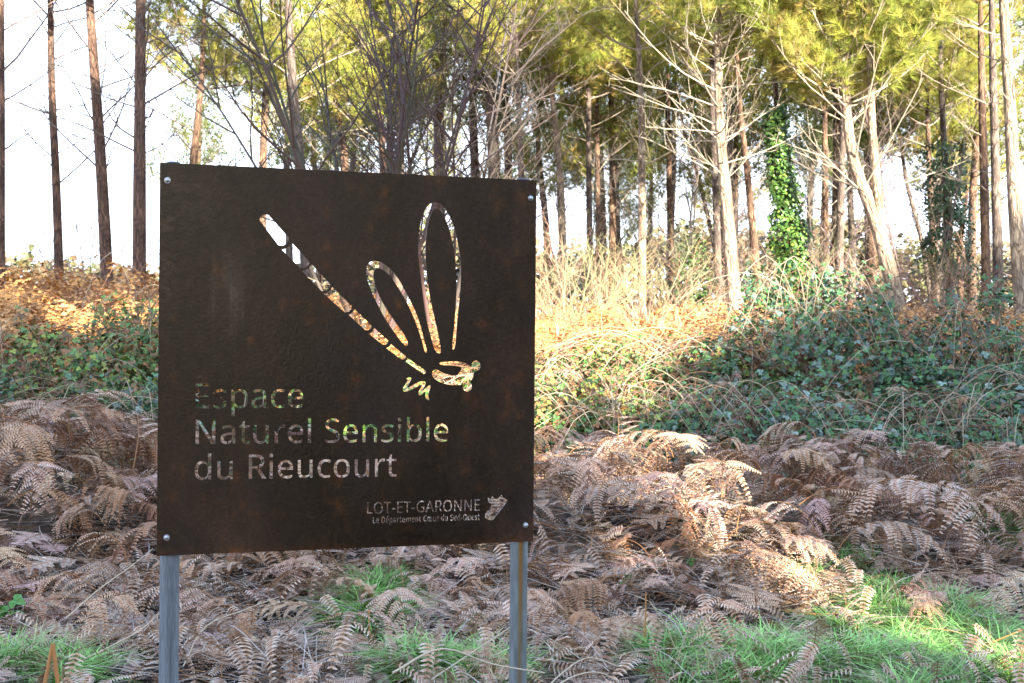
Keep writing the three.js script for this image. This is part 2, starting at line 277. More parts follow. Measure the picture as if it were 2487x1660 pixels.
// ---------------------------------------------------------------- bracken
function frond(seed, { L = 1.0, a0 = 1.1, a1 = -1.0, droop = 0.45, curl = 0.6, from = 0.28, frost = 0.72, wide = 0.34, miss = 0.12, gap = 0.0195, plain = false, tan = null } = {}) {
  const R = rngOf(seed), stalk = new Build(), pinnae = [];
  const brown = tan || [0.24 + 0.08 * R(), 0.125, 0.05], pale = [0.61, 0.54, 0.46];
  const mixc = (t) => brown.map((b, k) => b + (pale[k] - b) * t);
  stalk.col = [0.27, 0.14, 0.06];
  const pts = [V(0, 0, 0)], tang = []; const N = 16; let side = 0;
  for (let k = 0; k < N; k++) { const s = k / N, a = a0 + (a1 - a0) * Math.pow(s, 0.9) + (R() - 0.5) * 0.12; side += (R() - 0.5) * 0.06; const t = V(Math.cos(a), Math.sin(a), side).normalize(); tang.push(t); pts.push(pts[k].clone().addScaledVector(t, L / N)); }
  tang.push(tang[N - 1]);
  stalk.tube(pts, pts.map((_, k) => 0.0045 * (1 - 0.8 * k / N) * Math.max(0.6, L)), 4);
  const K = 11;
  for (let k = 0; k < K; k++) for (const sd of [-1, 1]) {
    const s = from + (0.985 - from) * (k + 0.25 * (sd > 0 ? 1 : 0)) / K, f = s * N, i = Math.min(N - 1, Math.floor(f)), P = pts[i].clone().lerp(pts[i + 1], f - i), Tn = tang[i];
    const u = (s - from) / (1 - from), len = (wide * Math.pow(1 - u, 0.75) * (0.72 + 0.28 * Math.min(1, u * 6)) + 0.03) * (0.85 + 0.3 * R()) * L;
    const lat = V(0, 0, 1).multiplyScalar(sd).addScaledVector(Tn, -Tn.z * sd).normalize(), out = lat.multiplyScalar(0.9).addScaledVector(Tn, 0.45 + 0.15 * R()).normalize();
    out.y += (R() - 0.5) * 0.7; out.addScaledVector(Tn, (R() - 0.5) * 0.5); out.normalize(); if (R() < miss) continue;
    const b = new Build(), n = Math.max(4, Math.round(len / (gap * L))), q = [], dr = droop * (0.3 + 1.5 * R()), sway = (R() - 0.5) * 0.9;
    for (let m = 0; m <= n; m++) { const t = m / n; q.push(P.clone().addScaledVector(out, t * len * (1 - 0.25 * dr * t)).add(V(Tn.x * sway * t * t * len, -dr * len * t * t, Tn.z * sway * t * t * len))); }
    b.col = [0.22, 0.12, 0.06]; if (!plain) b.tube([q[0], q[n >> 1], q[n]], [0.0022, 0.0016, 0.0006], 3);
    for (let m = 1; m < n; m++) {
      const t = m / n, d = q[m + 1].clone().sub(q[m - 1]).normalize(), up = V(0, 1, 0).addScaledVector(Tn, 0.2).addScaledVector(d, -d.y).normalize(), wv = V(0, 0, 0).crossVectors(d, up).normalize();
      const pl = (0.056 * Math.pow(1 - t, 0.6) * Math.pow(len / (wide * L), 0.45) + 0.007) * L, hw = 0.0055 * (gap / 0.0225) * (0.8 + 0.4 * R());
      for (const e of [-1, 1]) {
        const cu = curl * (0.6 + 0.9 * R()), o1 = wv.clone().multiplyScalar(e).addScaledVector(d, 0.28 + (R() - 0.5) * 0.12).addScaledVector(up, 0.06 * R()).normalize(), o2 = o1.clone().addScaledVector(up, -cu).normalize();
        const A = q[m], Bm = A.clone().addScaledVector(o1, pl * 0.55), C = Bm.clone().addScaledVector(o2, pl * 0.5), fr = frost * (0.7 + 0.5 * R());
        const c0 = mixc(0.2 * fr), c1 = mixc(0.6 * fr), c2 = mixc(Math.min(1, fr * 1.4));
        if (plain) { b.face([A.clone().addScaledVector(d, -hw * 1.3), A.clone().addScaledVector(d, hw * 1.3), C], [c0, c0, c2]); continue; }
        b.face([A.clone().addScaledVector(d, -hw), A.clone().addScaledVector(d, hw), Bm.clone().addScaledVector(d, hw * 1.1), Bm.clone().addScaledVector(d, -hw * 1.1)], [c0, c0, c1, c1]);
        b.face([Bm.clone().addScaledVector(d, -hw * 1.1), Bm.clone().addScaledVector(d, hw * 1.1), C], [c1, c1, c2]);
      }
    }
    pinnae.push(b.geometry());
  }
  const st = stalk.geometry();
  return { stalk: st, pinnae, whole: mergeGeometries([st, ...pinnae]) };
}
const TINT = [[1, 1, 1], [1.10, 0.95, 0.80], [0.80, 0.76, 0.74], [1.15, 1.12, 1.12], [1.0, 0.86, 0.68]].map((c) => { const m = M.bracken.clone(); m.color.setRGB(...c); return m; });
const FR = [
  frond(11, { a0: 1.25, a1: -1.2, L: 1.0 }), frond(12, { a0: 0.9, a1: -1.3, L: 0.95, droop: 0.7 }), frond(13, { a0: 0.7, a1: -0.6, L: 1.0, droop: 0.35 }),
  frond(14, { a0: 1.0, a1: -1.5, L: 0.9, droop: 0.8, curl: 0.9 }), frond(15, { a0: 0.45, a1: -0.7, L: 1.05, droop: 0.5, curl: 0.8 }), frond(16, { a0: 1.3, a1: -0.4, L: 0.9, droop: 0.3, curl: 0.4 }),
  frond(41, { a0: 1.1, a1: -2.6, L: 0.8, droop: 0.8, curl: 0.7, frost: 0.9, wide: 0.3, miss: 0.25 }), frond(42, { a0: 0.9, a1: -0.2, L: 0.8, droop: 1.2, curl: 0.9, frost: 0.3, wide: 0.4, miss: 0.35 }), frond(43, { a0: 1.4, a1: -1.7, L: 1.1, droop: 0.6, curl: 0.5, frost: 1.0, wide: 0.28, miss: 0.2 }), frond(44, { a0: 0.5, a1: -1.6, L: 0.9, droop: 0.9, curl: 1.4, frost: 0.2, wide: 0.3, miss: 0.4 }),
  frond(17, { a0: 1.2, a1: -2.2, L: 0.9, droop: 0.9, curl: 1.1, frost: 0.35, wide: 0.26 }), frond(18, { a0: 0.8, a1: -1.9, L: 0.85, droop: 1.0, curl: 1.3, frost: 0.5, wide: 0.24 }), frond(19, { a0: 0.6, a1: -1.0, L: 0.9, droop: 0.6, curl: 1.0, frost: 0.75, wide: 0.2, miss: 0.3 }),
];
const FLAT = [frond(21, { a0: 0.25, a1: -0.25, L: 0.9, droop: 0.08, curl: 0.25, frost: 0.95 }), frond(22, { a0: 0.1, a1: -0.1, L: 0.8, droop: 0.12, curl: 0.4, frost: 0.9 })];
{
  const R = rngOf(5), list = [];
  const put = (d0, d1, x0, x1, n, lift, s0, s1, set, minD) => { for (let k = 0; k < n; k++) { const d = d0 + (d1 - d0) * R(), x = x0 + (x1 - x0) * R(); list.push({ x, d, y: gh(x, -d) + lift * R(), yaw: R() * 6.283, s: s0 + (s1 - s0) * R(), v: Math.floor(R() * 99), set, t: R(), roll: (R() - 0.5) * 0.5 }); } };
  put(6.9, 9.7, -4.6, 4.9, 860, 0.34, 0.42, 0.9, FR);
  put(7.4, 9.3, -4.4, -2.4, 130, 0.45, 0.5, 0.95, FR);
  put(5.6, 7.2, -3.2, 1.3, 150, 0.10, 0.4, 0.75, FR);
  put(10.0, 14.0, -0.4, 3.2, 300, 0.55, 0.4, 0.7, FR); put(10.2, 13.5, 3, 6, 170, 0.7, 0.4, 0.75, FR); put(10.2, 13.5, -6, -3, 80, 0.55, 0.4, 0.7, FR);
  put(4.9, 7.4, -3.4, 1.6, 240, 0.06, 0.4, 0.75, FLAT);
  put(6.0, 7.3, -3.4, 3.2, 170, 0.08, 0.35, 0.6, FR);
  put(6.6, 8.6, 1.0, 3.9, 90, 0.05, 0.4, 0.7, FLAT);
  for (const f of list) f.yaw = (f.t < 0.55) ? -Math.PI / 2 + (R() - 0.5) * 2.4 : f.yaw;    // most lie towards the open verge
  const inView = (f) => Math.abs(f.x) < f.d * 0.45 && !(f.x / f.d > -0.285 && f.x / f.d < 0.005 && f.d > 6 && f.y > 0.35);
  list.sort((a, b) => (inView(b) - inView(a)) || (b.s / b.d - a.s / a.d));
  const rest = [...FR, ...FLAT].map((f) => new Copies(f.whole, M.bracken));
  list.forEach((f, k) => {
    const v = f.v % f.set.length, F = f.set[v], w = (f.set === FR ? 0 : FR.length) + v, tone = 0.75 + 0.5 * f.t;
    if (k < 290 && inView(f)) {
      const lying = f.set === FLAT, mt = TINT[Math.floor(R() * 5)]; let o;
      if (k < 46) { o = new THREE.Group(); part(o, 'stalk', F.stalk, mt); for (const p of F.pinnae) part(o, 'pinna', p, mt); } else o = new THREE.Mesh(F.whole, mt);
      o.position.set(f.x, f.y, -f.d); o.quaternion.copy(euler(f.roll, -f.yaw, 0)); o.scale.setScalar(f.s);
      top(o, 'bracken_frond', lying ? 'flattened frosted bracken frond lying on the litter' : 'dead brown bracken frond edged with frost, arching over the verge', 'fern', lying ? 'bracken fronds lying flat' : 'arching bracken fronds');
    } else rest[w].add(place(V(f.x, f.y, -f.d), euler(f.roll, -f.yaw, 0), f.s), tone * 1.05, tone * (0.92 + 0.14 * R()), tone * (0.80 + 0.32 * R()));
  });
  const scraps = [FLAT[0].pinnae[2], FLAT[0].pinnae[5], FLAT[1].pinnae[3], FR[1].pinnae[4], FR[6].pinnae[3]].map((q) => { const w = q.clone(); w.computeBoundingBox(); const c = w.boundingBox.getCenter(V(0, 0, 0)); w.translate(-c.x, -c.y, -c.z); return new Copies(w, M.bracken); });
  for (let k = 0; k < 1300; k++) { const d = 4.7 + 3.2 * R(), x = (R() - 0.5) * d * 0.98, t = 0.6 + 0.7 * R(); scraps[k % 5].add(place(V(x, gh(x, -d) + 0.015 + 0.05 * R(), -d), euler((R() - 0.5) * 0.9, R() * 6.283, (R() - 0.5) * 0.9), 0.5 + 0.6 * R()), t, t * 0.98, t * 0.97); }
  const sg = new THREE.Mesh(bake(scraps), M.bracken); top(sg, 'bracken_litter', 'broken pieces of frosted bracken littering the verge', 'litter', null, 'stuff');
  const g = new THREE.Group(); rest.forEach((c) => c.m.length && g.add(c.build('fronds')));
  top(g, 'bracken_thicket', 'tangled mass of frosted dead bracken behind the sign', 'bracken', null, 'stuff');
}
{ // sunlit dead bracken on the bank under the pines
  const R = rngOf(77), dry = [frond(31, { plain: true, tan: [0.32, 0.17, 0.055], gap: 0.055, a0: 1.4, a1: -0.9, L: 1.1, frost: 0.25 }), frond(32, { plain: true, tan: [0.32, 0.17, 0.055], gap: 0.055, a0: 1.2, a1: -1.3, L: 1.0, frost: 0.15, droop: 0.7 }), frond(33, { plain: true, tan: [0.32, 0.17, 0.055], gap: 0.055, a0: 1.5, a1: 0.0, L: 1.0, frost: 0.1, droop: 0.6 })].map((f) => new Copies(f.whole, M.bracken));
  for (let k = 0; k < 2500; k++) {
    const d = 13.8 + 12 * Math.pow(R(), 1.3), x = (R() - 0.5) * d * 0.98, t = 0.7 + 0.7 * R(), big = x < -3 ? 1.25 : 1;
    if (d < 15.5 && x > 0 && R() < 0.6) continue;
    dry[k % 3].add(place(V(x, gh(x, -d) + 0.1 * R(), -d), euler((R() - 0.5) * 0.5, R() * 6.283, 0), (0.8 + 0.6 * R()) * big), t * 1.35, t * 1.15, t * 0.85);
  }
  const g = new THREE.Mesh(bake(dry), M.bracken);
  top(g, 'bank_bracken', 'sunlit rusty dead bracken covering the bank under the pines', 'bracken', null, 'stuff');
}
console.log('bracken built');

// ---------------------------------------------------------------- brambles
function leafGeometry(len, width, fold = 0.25, lobes = 1) {      // leaflets with a folded midrib, base at the origin, lying towards +x
  const b = new Build();
  const leaflet = (ang, L, W, ox) => {
    const ca = Math.cos(ang), sa = Math.sin(ang), P = (x, y, z) => V(ox + x * ca - z * sa, y, x * sa + z * ca), prof = [[0, 0], [0.22, 0.42], [0.5, 0.5], [0.8, 0.27], [1, 0]];
    for (const s of [-1, 1]) for (let k = 0; k + 1 < prof.length; k++) {
      const [t0, w0] = prof[k], [t1, w1] = prof[k + 1], y0 = -0.12 * t0 * t0 * L, y1 = -0.12 * t1 * t1 * L;
      const q = [P(t0 * L, y0, 0), P(t1 * L, y1, 0)]; if (w1) q.push(P(t1 * L, y1 + fold * w1 * W, s * w1 * W)); if (w0) q.push(P(t0 * L, y0 + fold * w0 * W, s * w0 * W));
      b.face(s > 0 ? q : q.reverse(), q.map((p, n) => [1, 1, 1]));
    }
  };
  if (lobes === 3) { leaflet(0, len, width, len * 0.35); leaflet(1.25, len * 0.85, width * 0.85, len * 0.3); leaflet(-1.25, len * 0.85, width * 0.85, len * 0.3); } else leaflet(0, len, width, 0);
  return b.geometry();
}
const BL = leafGeometry(0.040, 0.031, 0.35, 3);
function orient(n, spin, tilt) { _q.setFromUnitVectors(UP, n); _q2.setFromAxisAngle(UP, spin); return _q.multiply(_q2); }
function clusters(leaf, tones, n, rad, variants, seed) {
  return Array.from({ length: variants }, (_, v) => { const R = rngOf(seed + v), list = []; for (let k = 0; k < n; k++) { const q = leaf.clone(), c = tones[Math.floor(R() * tones.length)], t = 0.65 + 0.7 * R(), a = R() * 6.283, r = rad * Math.sqrt(R()), col = new Float32Array(q.attributes.position.count * 3); for (let i = 0; i < col.length; i += 3) col.set([c[0] * t, c[1] * t, c[2] * t], i); q.setAttribute('color', new THREE.BufferAttribute(col, 3)); q.applyMatrix4(place(V(Math.cos(a) * r, (R() - 0.5) * rad * 1.3, Math.sin(a) * r), orient(V((R() - 0.5) * 1.7, 1, (R() - 0.5) * 1.7).normalize(), R() * 6.283), 0.65 + 0.75 * R())); list.push(q); } return mergeGeometries(list); });
}
function brambleBush(x, d, rx, rz, top_y, n, seed, label, tones, stemTone = [0.20, 0.11, 0.07]) {
  const R = rngOf(seed), g = new THREE.Group(), base = gh(x, -d); g.position.set(x, base, -d);
  const h = Math.max(0.3, top_y - base), leaves = tones.sets.map((q) => new Copies(q, M.bramble)), nv = V(0, 1, 0), p = V(0, 0, 0);
  for (let k = 0; k < n; k++) {
    const th = R() * 6.283, u = Math.sqrt(R()), r = 0.62 + 0.42 * Math.sqrt(R()), lump = 0.25 + 1.35 * fbm(Math.cos(th) * u * rx * 2.6 + seed, Math.sin(th) * u * rz * 2.6 + 3, 3);
    p.set(Math.cos(th) * u * rx, h * Math.sqrt(Math.max(0, 1 - u * u * 0.96)) * r * lump + (R() < 0.05 ? 0.15 * R() : 0), Math.sin(th) * u * rz);
    if (fbm(p.x * 3.1 + seed * 1.7, p.z * 3.1 + p.y * 2, 3) < 0.40 && R() < 0.55) continue;
    p.y += gh(x + p.x, -d + p.z) - base;
    nv.set(p.x / rx * 0.5 + (R() - 0.5) * 0.9, 0.8, p.z / rz * 0.6 + 0.25 + (R() - 0.5) * 0.9).normalize();
    const t = 0.75 + 0.5 * R();
    leaves[k % leaves.length].add(place(p, orient(nv, R() * 6.283), 0.85 + 0.3 * R()), t, t, t);
  }
  const st = new Build();
  for (let k = 0; k < 70; k++) {
    const a = R() * 6.283, len = 0.3 + R() * rx * 1.1, pts = [], x0 = (R() - 0.5) * rx, z0 = (R() - 0.5) * rz, hh = h * (0.8 + 0.5 * R()) * Math.sqrt(Math.max(0.1, 1 - (x0 * x0) / (rx * rx)));
    for (let m = 0; m <= 8; m++) { const t = m / 8; pts.push(V(x0 + Math.cos(a) * len * t, hh * (0.55 + 1.9 * t * (1 - t) + (R() - 0.5) * 0.03), z0 + Math.sin(a) * len * t)); }
    const c = R() < 0.4 ? [0.42, 0.34, 0.24] : stemTone; st.col = c; st.tube(pts, pts.map((_, m) => 0.0042 - 0.0003 * m), 4);
  }
  part(g, 'stems', st.geometry(), M.twig);
  for (const c of leaves) g.add(c.build('leaves'));
  top(g, 'bramble_bush', label, 'bramble', 'bramble bushes on the bank');
}
const DARK = [[0.055, 0.14, 0.05], [0.055, 0.13, 0.055], [0.07, 0.17, 0.05], [0.08, 0.16, 0.09], [0.14, 0.20, 0.16], [0.06, 0.13, 0.03], [0.16, 0.09, 0.045], [0.10, 0.18, 0.03]];
const WARM = [[0.06, 0.15, 0.03], [0.11, 0.21, 0.03], [0.20, 0.24, 0.04], [0.05, 0.12, 0.03], [0.27, 0.13, 0.045], [0.24, 0.16, 0.08], [0.09, 0.17, 0.05]];
for (const t of [DARK, WARM]) t.sets = clusters(BL, t, 10, 0.13, 4, t === DARK ? 500 : 520);
[
  [3.4, 12.9, 1.5, 1.2, 2.05, 3200, DARK, 'tall domed dark bramble bush, highest of the thicket'],
  [5.0, 12.1, 1.5, 1.2, 1.72, 2800, DARK, 'dark frosted bramble mound below the thick grey trunks'],
  [2.3, 11.0, 1.3, 0.9, 1.00, 2300, DARK, 'low bramble mound in front of the tall domed bush'],
  [1.0, 11.3, 1.3, 1.0, 1.02, 2300, WARM, 'mixed green and brown bramble mound beside the sign edge'],
  [0.7, 13.0, 1.4, 1.2, 1.36, 2400, WARM, 'sun-flecked bramble mound below the pale trunks'],
  [2.1, 13.5, 1.4, 1.0, 1.50, 2300, WARM, 'yellow-green bramble mound beside the tall domed bush'],
  [5.3, 11.0, 1.2, 0.9, 1.10, 2000, DARK, 'very dark bramble mound behind the bracken edge'],
  [3.9, 10.6, 1.3, 0.7, 0.88, 1900, DARK, 'deep green bramble fringe just behind the bracken'],
  [-4.8, 11.6, 1.5, 1.2, 1.42, 2600, WARM, 'dark green bramble bush below the bare pine trunks'],
  [-3.5, 12.7, 1.4, 1.2, 2.05, 3000, WARM, 'bright green bramble bush rising beside the sign plate'],
  [-5.0, 10.6, 1.1, 0.7, 1.00, 1500, DARK, 'frosted bramble fringe above the piled bracken'],
  [-3.6, 10.8, 1.1, 0.7, 0.95, 1700, DARK, 'dark bramble fringe between bracken and green bramble bush'],
  [-1.7, 12.0, 1.5, 1.1, 1.25, 1900, WARM, 'bramble bush seen through the cut-out lettering'],
  [-0.4, 11.4, 1.1, 0.9, 1.05, 1500, WARM, 'bramble bush seen through the dragonfly cut-out'],
].forEach(([x, d, rx, rz, ty, n, tones, label], k) => brambleBush(x, d, rx, rz, ty, Math.round(n * 1.75 / 7), 300 + k * 17, label, tones));
console.log('brambles built');

// ---------------------------------------------------------------- trees
const sprayOf = (seed, tn, kn, w) => { const b = new Build(), R = rngOf(seed); for (let t = 0; t < tn; t++) { const y = 0.06 + 0.36 * (t + R()) / tn, o1 = 0.05 + 0.10 * R(), aa = R() * 6.283, c0 = V(Math.cos(aa) * o1, y, Math.sin(aa) * o1), ax = V(c0.x * 2.5, 0.5, c0.z * 2.5).normalize(), tone = 0.7 + 0.6 * R(); for (let k = 0; k < kn; k++) { const d = V(R() - 0.5, R() - 0.5, R() - 0.5).normalize().multiplyScalar(0.85).add(ax).normalize(), L = 0.12 + 0.08 * R(), e = V(0, 0, 0).crossVectors(d, V(R() - 0.5, R() - 0.5, R() - 0.5)).normalize().multiplyScalar(w), o = c0.clone().addScaledVector(d, -0.02), q = tone * (0.75 + 0.5 * R()); b.col = [q * (0.95 + 0.2 * R()), q, q * (0.8 + 0.3 * R())]; b.face([o.clone().add(e), o.clone().sub(e), o.clone().addScaledVector(d, L).add(V(0, -0.02 * R(), 0))]); } } return b.geometry(); };
const SPRAY = [4, 5, 6].map((q) => sprayOf(q, 8, 26, 0.0034)), LIGHT = [7, 8].map((q) => sprayOf(q, 6, 12, 0.0075));
const NEEDLE = [[0.37, 0.39, 0.075], [0.30, 0.35, 0.065], [0.43, 0.42, 0.11], [0.23, 0.29, 0.06], [0.43, 0.35, 0.11]];
function curve(p, dir, len, bend, n, R, jit = 0.12) { const pts = [p.clone()], d = dir.clone().normalize(), q = p.clone(); for (let k = 0; k < n; k++) { d.y += bend / n; d.x += (R() - 0.5) * jit; d.z += (R() - 0.5) * jit; d.y += (R() - 0.5) * jit; d.normalize(); q.addScaledVector(d, len / n); pts.push(q.clone()); } return pts; }
const taper = (n, r0, r1) => Array.from({ length: n }, (_, k) => r0 + (r1 - r0) * k / (n - 1));
// trunk given as points in world space from the ground up; whorls of limbs, needles on the live ones
function pine({ pts, r, bark, dead = [2.5, 6], crown = 6, reach = 1.8, whorl = 0.55, tufts = 0.7, seed, twigCol = [0.30, 0.24, 0.19], tones = NEEDLE, perWhorl = 4, extra = [], far = false }) {
  const R = rngOf(seed), g = new THREE.Group(), o = pts[0].clone(); g.position.copy(o);
  const P = pts.map((p) => p.clone().sub(o)), line = new THREE.CatmullRomCurve3(P, false, 'centripetal'), H = P[P.length - 1].y, n = Math.ceil(H / 0.35), tp = [], tr = [];
  for (let k = 0; k <= n; k++) { const t = k / n; tp.push(line.getPoint(t)); tr.push(r * (1 - 0.82 * Math.pow(t, 1.15)) * (1 + 0.35 * Math.exp(-t * H / 0.35)) * (1 + 0.06 * (noise(k * 0.8, seed) - 0.5)) + 0.006); }
  const tb = new Build(); tb.tube(tp, tr, 12); part(g, 'trunk', tb.geometry(), bark);
  for (const e of extra) { const b2 = new Build(), e2 = new THREE.CatmullRomCurve3(e.pts.map((p) => p.clone().sub(o)), false, 'centripetal').getPoints(18); b2.tube(e2, taper(19, e.r, e.r * 0.35), 10); part(g, 'stem', b2.geometry(), bark); }
  const posAt = (h) => { for (let k = 0; k < n; k++) if (tp[k + 1].y >= h) { const f = (h - tp[k].y) / Math.max(1e-5, tp[k + 1].y - tp[k].y); return [tp[k].clone().lerp(tp[k + 1], f), tr[k]]; } return [tp[n], tr[n]]; };
  const lb = new Build(), cr = (far ? LIGHT : SPRAY).map((q) => new Copies(q, M.needles)), up = V(0, 0, 0);
  lb.col = twigCol;
  const spray = (p, d, sc) => { up.copy(d).add(V((R() - 0.5) * 0.6, 0.25 * R(), (R() - 0.5) * 0.6)).normalize(); const c = tones[Math.floor(R() * tones.length)], t = 0.75 + 0.55 * R(); cr[Math.floor(R() * cr.length)].add(place(p, orient(up, R() * 6.283), sc), c[0] * t, c[1] * t, c[2] * t); };
  for (let h = dead[0] + R() * 0.4; h < H - 0.25; h += whorl * (0.7 + 0.6 * R())) {
    const live = h > crown, t = Math.max(0, (h - crown) / (H - crown)), a0 = R() * 6.283, cnt = live ? perWhorl + (R() < 0.5 ? 1 : 0) : (R() < 0.75 ? 2 : 1) + (perWhorl > 4 ? 2 : 0);
    if (!live && h < dead[1] && R() < 0.15) continue;
    for (let k = 0; k < cnt; k++) {
      const a = a0 + k * 6.283 / cnt + (R() - 0.5) * 0.7, [p, rr] = posAt(h + (R() - 0.5) * 0.15);
      const len = live ? reach * (0.45 + 0.55 * Math.sqrt(Math.max(0, 1 - t))) * (0.7 + 0.5 * R()) * Math.min(1, 0.55 + (H - h) / 3) : reach * (0.3 + 0.75 * R());
      const br = Math.min(rr * 0.5, 0.006 + len * 0.0062) * (live ? 1 : 0.85), c = curve(p, V(Math.cos(a), live ? 0.15 + 0.7 * t : 0.1 + 0.75 * R(), Math.sin(a)), len, live ? 0.7 : 0.75 * (R() - 0.2), 6, R, 0.24);
      lb.tube(c, taper(7, br, br * 0.3), far ? 3 : 5);
      const subs = live ? 4 + Math.floor(len * 4.2) : 4 + Math.floor(R() * 5); void (live ? 4 + Math.floor(len * 4.2) : 0);
      for (let s = 0; s < subs; s++) {
        const f = 0.22 + 0.78 * (s + R()) / subs, i = Math.min(5, Math.floor(f * 6)), q = c[i].clone().lerp(c[i + 1], f * 6 - i), d = c[i + 1].clone().sub(c[i]).normalize();
        const sd = d.clone().add(V((R() - 0.5) * 1.7, (R() - 0.25) * 0.9, (R() - 0.5) * 1.7)).normalize(), sl = len * (0.18 + 0.25 * R()) * (1.15 - 0.5 * f), cc = curve(q, sd, sl, live ? 0.5 : 0.25, 3, R, 0.3);
        if (far) lb.tube([cc[0], cc[3]], [br * 0.38, br * 0.12], 3); else lb.tube(cc, taper(4, br * 0.38, br * 0.12), 3);
        if (live) for (let m = 0; m < 2 * tufts; m++) { if (m + R() > 2 * tufts) break; spray(cc[m % 2].clone(), cc[3].clone().sub(cc[0]).normalize(), Math.min(1.5, Math.max(0.75, sl / 0.40)) * (0.8 + 0.4 * R())); }
        else if (!far && R() < 0.9) { const e = curve(cc[2], V(R() - 0.5, R() - 0.3, R() - 0.5), sl * 0.6, 0.2, 2, R, 0.3); lb.tube(e, taper(3, br * 0.2, br * 0.08), 3); }
      }
    }
  }
  part(g, 'limbs', lb.geometry(), M.twig, 'stuff');
  if (far) part(g, 'crown', bake(cr), M.needles, 'stuff'); else for (const c of cr) if (c.m.length) g.add(c.build('crown'));
  return g;
}
// a trunk traced in the photograph at a given depth, carried down to the ground and up to its height
function traced(px, d, H, drift = 0) {
  const P = px.map(([x, y]) => at(x, y, d)).sort((a, b) => a.y - b.y), lo = P[0], nx = P[1], y0 = gh(lo.x, -d) - 0.1;
  const out = []; if (lo.y > y0 + 0.15) { const k = (lo.y - y0) / Math.max(0.3, nx.y - lo.y) * 0.6; out.push(V(lo.x - (nx.x - lo.x) * k, y0, -d)); } out.push(...P);
  const a = P[P.length - 2], b = P[P.length - 1], sl = (b.x - a.x) / (b.y - a.y) * 0.6;
  const z0 = -d; let y = b.y; while (y + 1.5 < H) { y += 1.5; out.push(V(b.x + (y - b.y) * sl, y, z0 + drift * (y - b.y))); } out.push(V(b.x + (H - b.y) * sl, H, z0 + drift * (H - b.y)));
  return out;
}
const rad = (w, d) => w * 1.0587 * d / 2872 / 2;
const SP = { // [points px, width px, depth, height, bark, settings, label]
};
const DK = [0.13, 0.10, 0.085];
